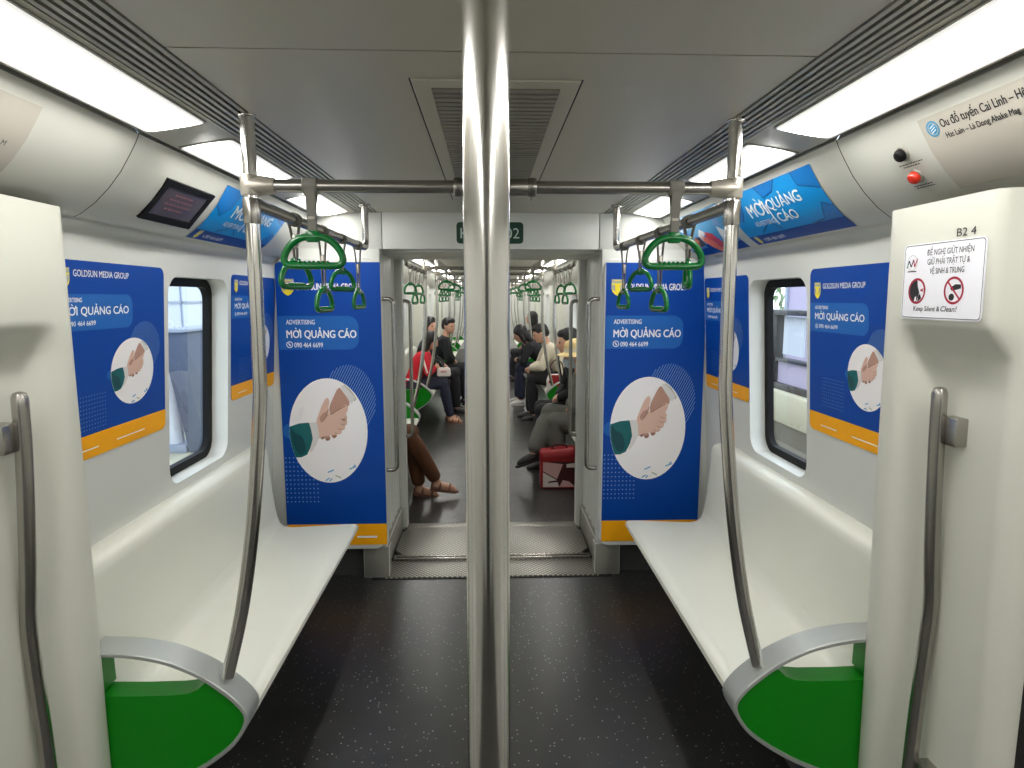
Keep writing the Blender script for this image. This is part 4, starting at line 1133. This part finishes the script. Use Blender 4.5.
def limb(b, pts, rads, m, seg=14):
    """tapering limb through joints, with round ends"""
    P = [Vector(p) for p in pts]
    path = []; rr = []
    d0 = (P[0] - P[1]).normalized(); d1 = (P[-1] - P[-2]).normalized()
    path += [P[0] + d0 * rads[0] * .8, P[0] + d0 * rads[0] * .4]; rr += [rads[0] * .45, rads[0] * .88]
    for i in range(len(P)):
        path.append(P[i]); rr.append(rads[i])
        if i < len(P) - 1:
            path.append(P[i].lerp(P[i + 1], .35)); rr.append((rads[i] * .65 + rads[i + 1] * .35) * 1.06)
    path += [P[-1] + d1 * rads[-1] * .4, P[-1] + d1 * rads[-1] * .8]; rr += [rads[-1] * .88, rads[-1] * .45]
    b.tube(path, rr, m, seg, up=(.3, .2, 1))
    for p, r in zip(P[1:-1], rads[1:-1]): b.ball(p, r * 1.0, m, 12, 8)
def hand(b, wrist, direction, palm_n, m, curl=.5, side=1, k=1.0):
    """palm, four bent fingers of different lengths, and a thumb from the side of the palm"""
    w_ = Vector(wrist); d = Vector(direction).normalized(); n = Vector(palm_n); n = (n - d * n.dot(d)).normalized(); l = d.cross(n) * side
    R = Matrix((d, l, n)).transposed().to_4x4()
    b.ball(w_ + d * .048 * k, (.055 * k, .040 * k, .017 * k), m, 12, 8, R)
    for i, (off, L) in enumerate(((-.027, .062), (-.009, .074), (.009, .070), (.026, .054))):
        p = w_ + d * .085 * k + l * off * k; q = p + (d * math.cos(curl) + n * math.sin(curl)) * L * .5 * k
        r = q + (d * math.cos(curl * 2.2) + n * math.sin(curl * 2.2)) * L * .55 * k
        b.tube([w_ + d * .05 * k + l * off * k, p, q, r], [.0095 * k, .0095 * k, .0088 * k, .0072 * k], m, 8)
        b.ball(r, .0072 * k, m, 8, 6)
    p = w_ + d * .03 * k - l * .032 * k; q = p + (d * .6 - l * .7 + n * .4).normalized() * .034 * k; r = q + (d * .9 - l * .1 + n * .5).normalized() * .032 * k
    b.tube([w_ + d * .02 * k - l * .01 * k, p, q, r], [.012 * k, .012 * k, .0105 * k, .008 * k], m, 8); b.ball(r, .008 * k, m, 8, 6)

def person(loc, face, label, top, bottom, lean=12, nod=0, turn=0, hair='short', legs='down', arms='lap', shoe=None, shoe_kind='shoe', scale=1.0, mask=False, hat=False, stripe=False, voxel=.010, robe=False, group='seated passengers of the far carriage', knee=.0):
    """seated figure; local +x is forward, +y its left"""
    t = thing('person', (loc[0], loc[1], loc[2]), label, 'person', group)
    t.rotation_euler = (0, 0, face); t.scale = (scale,) * 3
    a = math.radians(lean); D = Vector((math.sin(a), 0, math.cos(a))); up = Vector((0, 0, 1)); Y = Vector((0, 1, 0))
    pel = Vector((0, 0, .10)); waist = pel + D.lerp(up, .5).normalized() * .17; chest = waist + D * .19; neck = chest + D.lerp(Vector((1, 0, .4)).normalized(), .12).normalized() * .165
    sh = [neck - D * .045 + Y * .165 * s for s in (1, -1)]
    hd = (D.lerp(up, .55)).normalized(); na = math.radians(nod)
    H = Matrix.Translation(neck + hd * .085 + Vector((.018, 0, 0))) @ Matrix.Rotation(math.radians(turn), 4, 'Z') @ Matrix.Rotation(na, 4, 'Y')
    hc = lambda x, y, z: H @ Vector((x, y, z))                 # head frame: origin at the jaw hinge height
    hips = [pel + Y * .09 * s for s in (1, -1)]
    if legs == 'down': K = [Vector((.44, .11, .115)), Vector((.43, -.10, .115))]; A = [Vector((.42 + knee, .12, -.36)), Vector((.46 + knee, -.10, -.36))]
    elif legs == 'cross': K = [Vector((.42, .06, .12)), Vector((.46, -.02, .19))]; A = [Vector((.40, .07, -.36)), Vector((.63, .12, -.17))]
    elif legs == 'ankle': K = [Vector((.43, .08, .12)), Vector((.43, -.07, .14))]; A = [Vector((.50, .05, -.36)), Vector((.66, .00, -.30))]
    if arms == 'lap': E = [sh[0] + Vector((.06, .06, -.26)), sh[1] + Vector((.06, -.06, -.26))]; Wr = [Vector((.27, .07, .24)), Vector((.27, -.07, .24))]
    elif arms == 'phone': E = [sh[0] + Vector((.07, .05, -.25)), sh[1] + Vector((.07, -.05, -.25))]; Wr = [Vector((.33, .08, .33)), Vector((.31, -.05, .35))]
    elif arms == 'knees': E = [sh[0] + Vector((.10, .06, -.24)), sh[1] + Vector((.10, -.06, -.24))]; Wr = [Vector((.46, .06, .25)), Vector((.44, -.06, .25))]
    # ---- body: one continuous skin
    b = MB()
    ring = lambda c, ax_, rx, ry, n=20: [c + (ax_.cross(Y)).normalized() * -rx * math.cos(2 * PI * k / n) + Y * ry * math.sin(2 * PI * k / n) for k in range(n)]
    def torso(bb, e, m, lo=0):
        R = [(pel - up * .085, up, .085, .10), (pel - up * .03, up, .125, .165), (pel + up * .04, up, .120, .165), (waist, D, .100, .140), (waist.lerp(chest, .5), D, .108, .150), (chest, D, .112, .165), (chest.lerp(neck, .55), D, .098, .17), (neck - D * .03, D, .066, .115), (neck + D * .005, D, .05, .06)]
        bb.loft([ring(c, x_, rx + e, ry + e) for c, x_, rx, ry in R[lo:]], m)
    torso(b, 0, M_SKIN)
    limb(b, [neck - D * .02, neck + hd * .09], [.052, .048], M_SKIN)
    # head: lofted rings from chin to crown
    prof = [(-.035, .062, .012, .018), (-.02, .052, .045, .040), (.01, .035, .075, .058), (.05, .018, .092, .070), (.085, .008, .100, .075), (.12, .002, .100, .077), (.155, -.004, .090, .070), (.185, -.008, .066, .052), (.203, -.010, .030, .024)]
    b.loft([[hc(ox + rx * math.cos(2 * PI * k / 20), ry * math.sin(2 * PI * k / 20), z) for k in range(20)] for z, ox, rx, ry in prof], M_SKIN)
    b.tube([hc(.098, 0, .105), hc(.112, 0, .075), hc(.124, 0, .052), hc(.108, 0, .042)], [.009, .011, .014, .010], M_SKIN, 8)
    for s in (1, -1): b.ball(hc(-.005, s * .076, .075), (.020, .009, .030), M_SKIN, 10, 8)
    for i, s in enumerate((1, -1)):
        limb(b, [sh[i] - D * .01, E[i], Wr[i]], [.048, .038, .026], M_SKIN)
        d = (Wr[i] - E[i]).normalized()
        hand(b, Wr[i], (d + Vector((.25, -s * .5, -.1))).normalized(), Vector((0, -s * .5, -.8)) if arms != 'phone' else Vector((-.2, -s, .3)), M_SKIN, .55, s)
        limb(b, [hips[i], K[i], A[i]], [.085, .055, .036], M_SKIN)
        f = Vector((1, 0, -.12 if A[i].z < -.3 else -.35)).normalized()
        limb(b, [A[i] + Vector((-.015, 0, -.035)), A[i] + f * .08 + Vector((0, 0, -.045)), A[i] + f * .145 + Vector((0, 0, -.052))], [.034, .036, .026], M_SKIN, 12)
    solid('body', b, t, voxel)
    # ---- clothing
    c = MB(); torso(c, .016, top, 1)
    for i, s in enumerate((1, -1)):
        cuff = E[i].lerp(Wr[i], .93)
        limb(c, [sh[i] - D * .005, E[i], cuff], [.066, .056, .042], top)
    if robe: limb(c, [chest + Vector((.02, 0, -.02)), pel + Vector((.10, 0, .06))], [.15, .19], top)
    solid('jacket' if stripe else 'shirt', c, t, voxel)
    if stripe:
        st = MB()
        for i, s in enumerate((1, -1)):
            o_ = Vector((-.02, s * .062, .012))
            st.tube([sh[i] + o_ * 1.0, sh[i].lerp(E[i], .5) + o_ * 1.02, E[i] + o_ * .9, E[i].lerp(Wr[i], .8) + o_ * .70], [.014, .014, .013, .011], M_CWHITE, 10)
        obj('sleeve_stripe', st, t).location = (0, 0, 0)
    p = MB()
    p.loft([ring(c_, up, rx, ry) for c_, rx, ry in ((pel - up * .098, .09, .12), (pel - up * .04, .140, .185), (pel + up * .05, .132, .182), (waist, .106, .148))], bottom)
    for i in (0, 1):
        hem = K[i].lerp(A[i], .90 if not robe else .86)
        limb(p, [hips[i] + Vector((.03, 0, .0)), K[i], hem], [.108, .078 if not robe else .095, .062 if not robe else .085], bottom)
    if robe: limb(p, [Vector((.12, 0, .10)), Vector((.40, 0, .10))], [.12, .11], bottom)
    solid('trousers' if not robe else 'robe_skirt', p, t, voxel)
    # ---- shoes
    for i in (0, 1):
        f = Vector((1, 0, -.12 if A[i].z < -.3 else -.35)).normalized(); z0_ = A[i] + Vector((0, 0, -.04)); L = Y
        q = MB(); U = L.cross(f) * -1
        if U.z < 0: U = -U
        base = A[i] + Vector((0, 0, -.052))
        sm_ = shoe or M_SHOE
        out = [(-.055, .026), (-.02, .036), (.06, .040), (.13, .044), (.175, .036), (.195, .014)]
        poly = [(x, y) for x, y in out] + [(x, -y) for x, y in out[::-1]]
        rings = [[base + f * x * k_ + L * y * k_ + U * z_ for x, y in poly] for z_, k_ in ((-.036, .97), (-.030, 1.0), (-.016, 1.0), (-.014, .97))]
        q.loft(rings, sm_, True, True, True)
        if shoe_kind == 'shoe': limb(q, [base + f * -.01 + U * .012, base + f * .08 + U * .006, base + f * .14 - U * .008], [.044, .044, .036], sm_, 12)
        else:
            for x0 in (.03, .115):
                q.tube([base + f * x0 + L * yy + U * zz for yy, zz in ((-.042, -.02), (-.040, .012), (-.02, .034), (.02, .034), (.040, .012), (.042, -.02))], .009, sm_, 8)
            q.tube([base + f * -.045 + L * yy + U * zz for yy, zz in ((-.034, -.02), (-.034, .03), (.0, .036), (.034, .03), (.034, -.02))], .007, sm_, 8)
        obj('sandal' if shoe_kind != 'shoe' else 'shoe', q, t).location = (0, 0, 0)
    # ---- hair, face, extras
    h = MB()
    if hair == 'short':
        h.ball(hc(-.012, 0, .118), (.104, .085, .098), M_HAIR, 20, 12, H.to_3x3().to_4x4()); h.ball(hc(-.055, 0, .075), (.060, .074, .075), M_HAIR, 16, 10, H.to_3x3().to_4x4())
        h.ball(hc(.045, 0, .165), (.058, .066, .042), M_HAIR, 14, 8, H.to_3x3().to_4x4())
    else:
        h.ball(hc(-.014, 0, .115), (.110, .094, .108), M_HAIR, 20, 12, H.to_3x3().to_4x4()); h.ball(hc(-.058, 0, .02), (.066, .088, .14), M_HAIR, 18, 12, H.to_3x3().to_4x4())
        for s in (1, -1): h.ball(hc(.010, s * .076, .02), (.036, .020, .12), M_HAIR, 12, 10, H.to_3x3().to_4x4())
        h.ball(hc(-.085, 0, -.10), (.045, .075, .11), M_HAIR, 14, 10, H.to_3x3().to_4x4())
    if hair != 'none': solid('hair', h, t, .008)
    for s in (1, -1):
        e = MB(); e.ball(hc(.092, s * .032, .088), (.010, .014, .009), M_EYE, 10, 8); obj('eye', e, t).location = (0, 0, 0)
    if mask:
        m_ = MB(); rings = []
        for z, o_ in ((.066, .118), (.05, .138), (.02, .136), (-.015, .118), (-.035, .085)):
            rings.append([hc(o_ - (abs(y) / .075) ** 2 * .085, y, z) for y in (-.075, -.06, -.035, -.012, .012, .035, .06, .075)])
        m_.loft(rings, M_MASK, False)
        obj('face_mask', m_, t).location = (0, 0, 0)
        m_ = MB()
        for s in (1, -1):
            for z in (.055, -.01): m_.tube([hc(.036, s * .075, z), hc(.01, s * .085, .06)], .003, M_MASK, 6)
        obj('mask_strap', m_, t).location = (0, 0, 0)
    else:
        m_ = MB(); m_.ball(hc(.102, 0, .016), (.008, .024, .006), M_LIP, 10, 6); obj('mouth', m_, t).location = (0, 0, 0)
    if hat:
        k_ = MB(); n = 32
        pr = [(.180, .094), (.174, .100), (.145, .112), (.115, .122), (.108, .135), (.104, .165), (.098, .195), (.080, .222), (.045, .236), (.004, .240)]
        k_.loft([[hc(-.008 + r * 1.05 * math.cos(2 * PI * i / n), r * .98 * math.sin(2 * PI * i / n), z + (.012 * math.cos(4 * PI * i / n) if r > .17 else 0)) for i in range(n)] for r, z in pr], M_STRAW, True, False, True)
        k_.loft([[hc(-.008 + r * 1.05 * math.cos(2 * PI * i / n), r * .98 * math.sin(2 * PI * i / n), z + (.012 * math.cos(4 * PI * i / n) if r > .17 else 0)) for i in range(n)] for r, z in ((.180, .094), (.14, .106), (.112, .116), (.095, .20))], M_STRAW, True, False, False)
        hb = obj('straw_hat', k_, t); hb.location = (0, 0, 0)
        r_ = MB(); r_.loft([[hc(-.008 + r * 1.05 * math.cos(2 * PI * i / n), r * .98 * math.sin(2 * PI * i / n), z) for i in range(n)] for r, z in ((.116, .124), (.1115, .138), (.1075, .158))], M_BEIGE, True, False, False); obj('hat_band', r_, hb)
    if arms == 'phone':
        ph = thing('phone', t.matrix_basis @ Vector((.43, .0, .37)), 'dark phone held by the %s' % ('woman in the red jacket' if stripe else 'man in black on the left'), 'phone')
        f_ = MB(); f_.box(-.005, .005, -.036, .036, -.07, .07, M_PHONE, .004); o_ = obj('case', f_, ph); o_.location = (0, 0, 0); ph.rotation_euler = (0, -.6, face)
        f_ = MB(); f_.box(-.0058, -.0048, -.032, .032, -.063, .063, M_EYE); o_ = obj('screen', f_, ph); o_.location = (0, 0, 0)
    return t

SZ = .446
person((-1.06, 5.10, SZ - .028), 0, 'person in brown trousers with crossed legs and sandals beyond the left gangway jamb', M_NAVY, M_BROWN, lean=2, legs='ankle', shoe=M_SANDAL, shoe_kind='sandal', hair='short', scale=.93)
person((-1.0, 8.35, SZ - .04), 0, 'person in a red jacket with white sleeve stripes and long black hair', M_CRED, M_NAVY, lean=24, nod=24, turn=-10, hair='long', legs='down', arms='phone', shoe=M_SANDAL, shoe_kind='sandal', stripe=True, knee=.08, scale=.90)
person((-.93, 9.05, SZ), 0, 'person in black with shoulder-length hair sitting behind the red jacket', M_BLK, M_BLK, lean=8, nod=4, turn=-55, hair='long')
person((-.83, 9.78, SZ), 0, 'short-haired person in a black shirt leaning forward on the left bench', M_BLK, M_BLK, lean=20, nod=10, turn=-35, hair='short', arms='lap')
person((.965, 5.66, SZ - .03), PI, 'person in a grey robe, straw hat and face mask beside the red bag', M_GREYC, M_GREYC, lean=22, nod=8, turn=12, hair='short', legs='cross', arms='lap', mask=True, hat=True, robe=True, voxel=.009, scale=.93)
person((.93, 6.06, SZ), PI, 'black-haired person sitting behind the straw hat', M_BLK, M_BLK, lean=16, nod=12, hair='short', legs='down')
person((1.00, 8.50, SZ), PI, 'person in a beige shirt and black trousers leaning forward over the right bench', M_BEIGE, M_BLK, lean=32, nod=25, turn=-5, hair='short', legs='down', arms='knees', shoe=M_SHOE)
person((.90, 9.75, SZ), PI, 'person in black bent far forward, black hair, farthest along the right bench', M_BLK, M_NAVY, lean=48, nod=30, turn=0, hair='long', arms='knees', shoe=M_SOLE)
person((.92, 12.5, SZ), PI, 'dark-haired person in dark clothes sitting far down the carriage on the right', M_BLK, M_BLK, lean=6, nod=0, turn=10, hair='long', arms='lap')
t = thing('pouch', (-.62, 8.33, .62), 'white pouch on the lap of the person in the red jacket', 'pouch')
b = MB(); b.loft([[Vector((-.60 + x * k, 8.33 + y * k, z)) for x, y in rrect(-.09, .09, -.06, .06, .025, 4)] for z, k in ((.612, .9), (.63, 1.0), (.70, .9), (.72, .7))], M_CWHITE, True, True, True); obj('body', b, t)
b = MB(); b.box(-.64, -.56, 8.265, 8.285, .66, .69, M_BAGPINK, .003); obj('clasp', b, t)

# bag on the floor
t = thing('shopping_bag', (.585, 5.36, 0), 'red and white bag standing on the floor at the feet of the straw-hatted passenger', 'bag')
b = MB()
b.loft([[Vector((.585 + x * kx, 5.36 + y * ky, z)) for x, y in rrect(-.165, .165, -.075, .075, .03, 4)] for z, kx, ky in ((.004, .94, .9), (.02, 1, 1), (.16, 1.0, 1.0), (.25, .99, .95), (.275, .97, .9))], M_BAGRED, True, True, True); obj('body', b, t)
b = MB()
b.loft([[Vector((.585 + x * kx, 5.36 + y * ky, z + .012 * math.sin(9 * x / .165 + 3 * y))) for x, y in rrect(-.165, .165, -.075, .075, .03, 4)] for z, kx, ky in ((.262, 1.0, 1.0), (.29, 1.03, 1.05), (.325, 1.0, .9), (.345, .9, .55), (.35, .7, .3))], M_BAGRED, True, False, True); obj('gathered_top', b, t)
f = Flat()
f.poly([(0, 0), (.29, 0), (.29, .22), (0, .22)], M_BAGDARK, 0); f.poly([(.0, .0), (.14, .0), (.12, .06), (.0, .13)], M_BAGWHITE, .001); f.poly([(.0, .14), (.12, .07), (.17, .20), (.0, .22)], M_BAGPINK, .001); f.poly([(.14, .0), (.28, .0), (.22, .05), (.17, .06)], M_BAGPINK, .001)
f.poly([(.20, .17), (.28, .17), (.28, .21), (.20, .20)], M_BAGWHITE, .001); f.poly([(.04, .035), (.13, .045), (.12, .06), (.05, .05)], M_BAGDARK, .0015)
f.lay(planemap((.44, 5.2825, .02), (1, 0, 0), (0, 0, 1)), 'front_print', t)
b = MB(); b.tube(catmull([(.52, 5.34, .33), (.53, 5.33, .37), (.585, 5.33, .385), (.64, 5.33, .37), (.65, 5.34, .33)], 5), .008, M_BAGDARK, 8); obj('carry_strap', b, t)
# white and red bag on the bench
t = thing('shoulder_bag', (.83, 7.95, SZ), 'white bag with a dark red flap on the second right bench behind the straw hat', 'bag')
b = MB(); b.loft([[Vector((.83 + x * k, 7.95 + y * k, z)) for x, y in rrect(-.12, .12, -.09, .09, .04, 4)] for z, k in ((.450, .9), (.47, 1), (.60, .96), (.66, .8), (.67, .6))], M_CWHITE, True, True, True); obj('body', b, t)
b = MB(); b.prism([(.725, .58), (.86, .50), (.95, .62), (.90, .675), (.76, .675)], 'y', 7.848, 7.862, M_BAGRED, .004); obj('flap', b, t)
b = MB(); b.tube(catmull([(.74, 7.90, .66), (.76, 7.89, .80), (.83, 7.89, .86), (.90, 7.89, .80), (.92, 7.90, .66)], 5), .008, M_BAGDARK, 8); obj('strap', b, t)
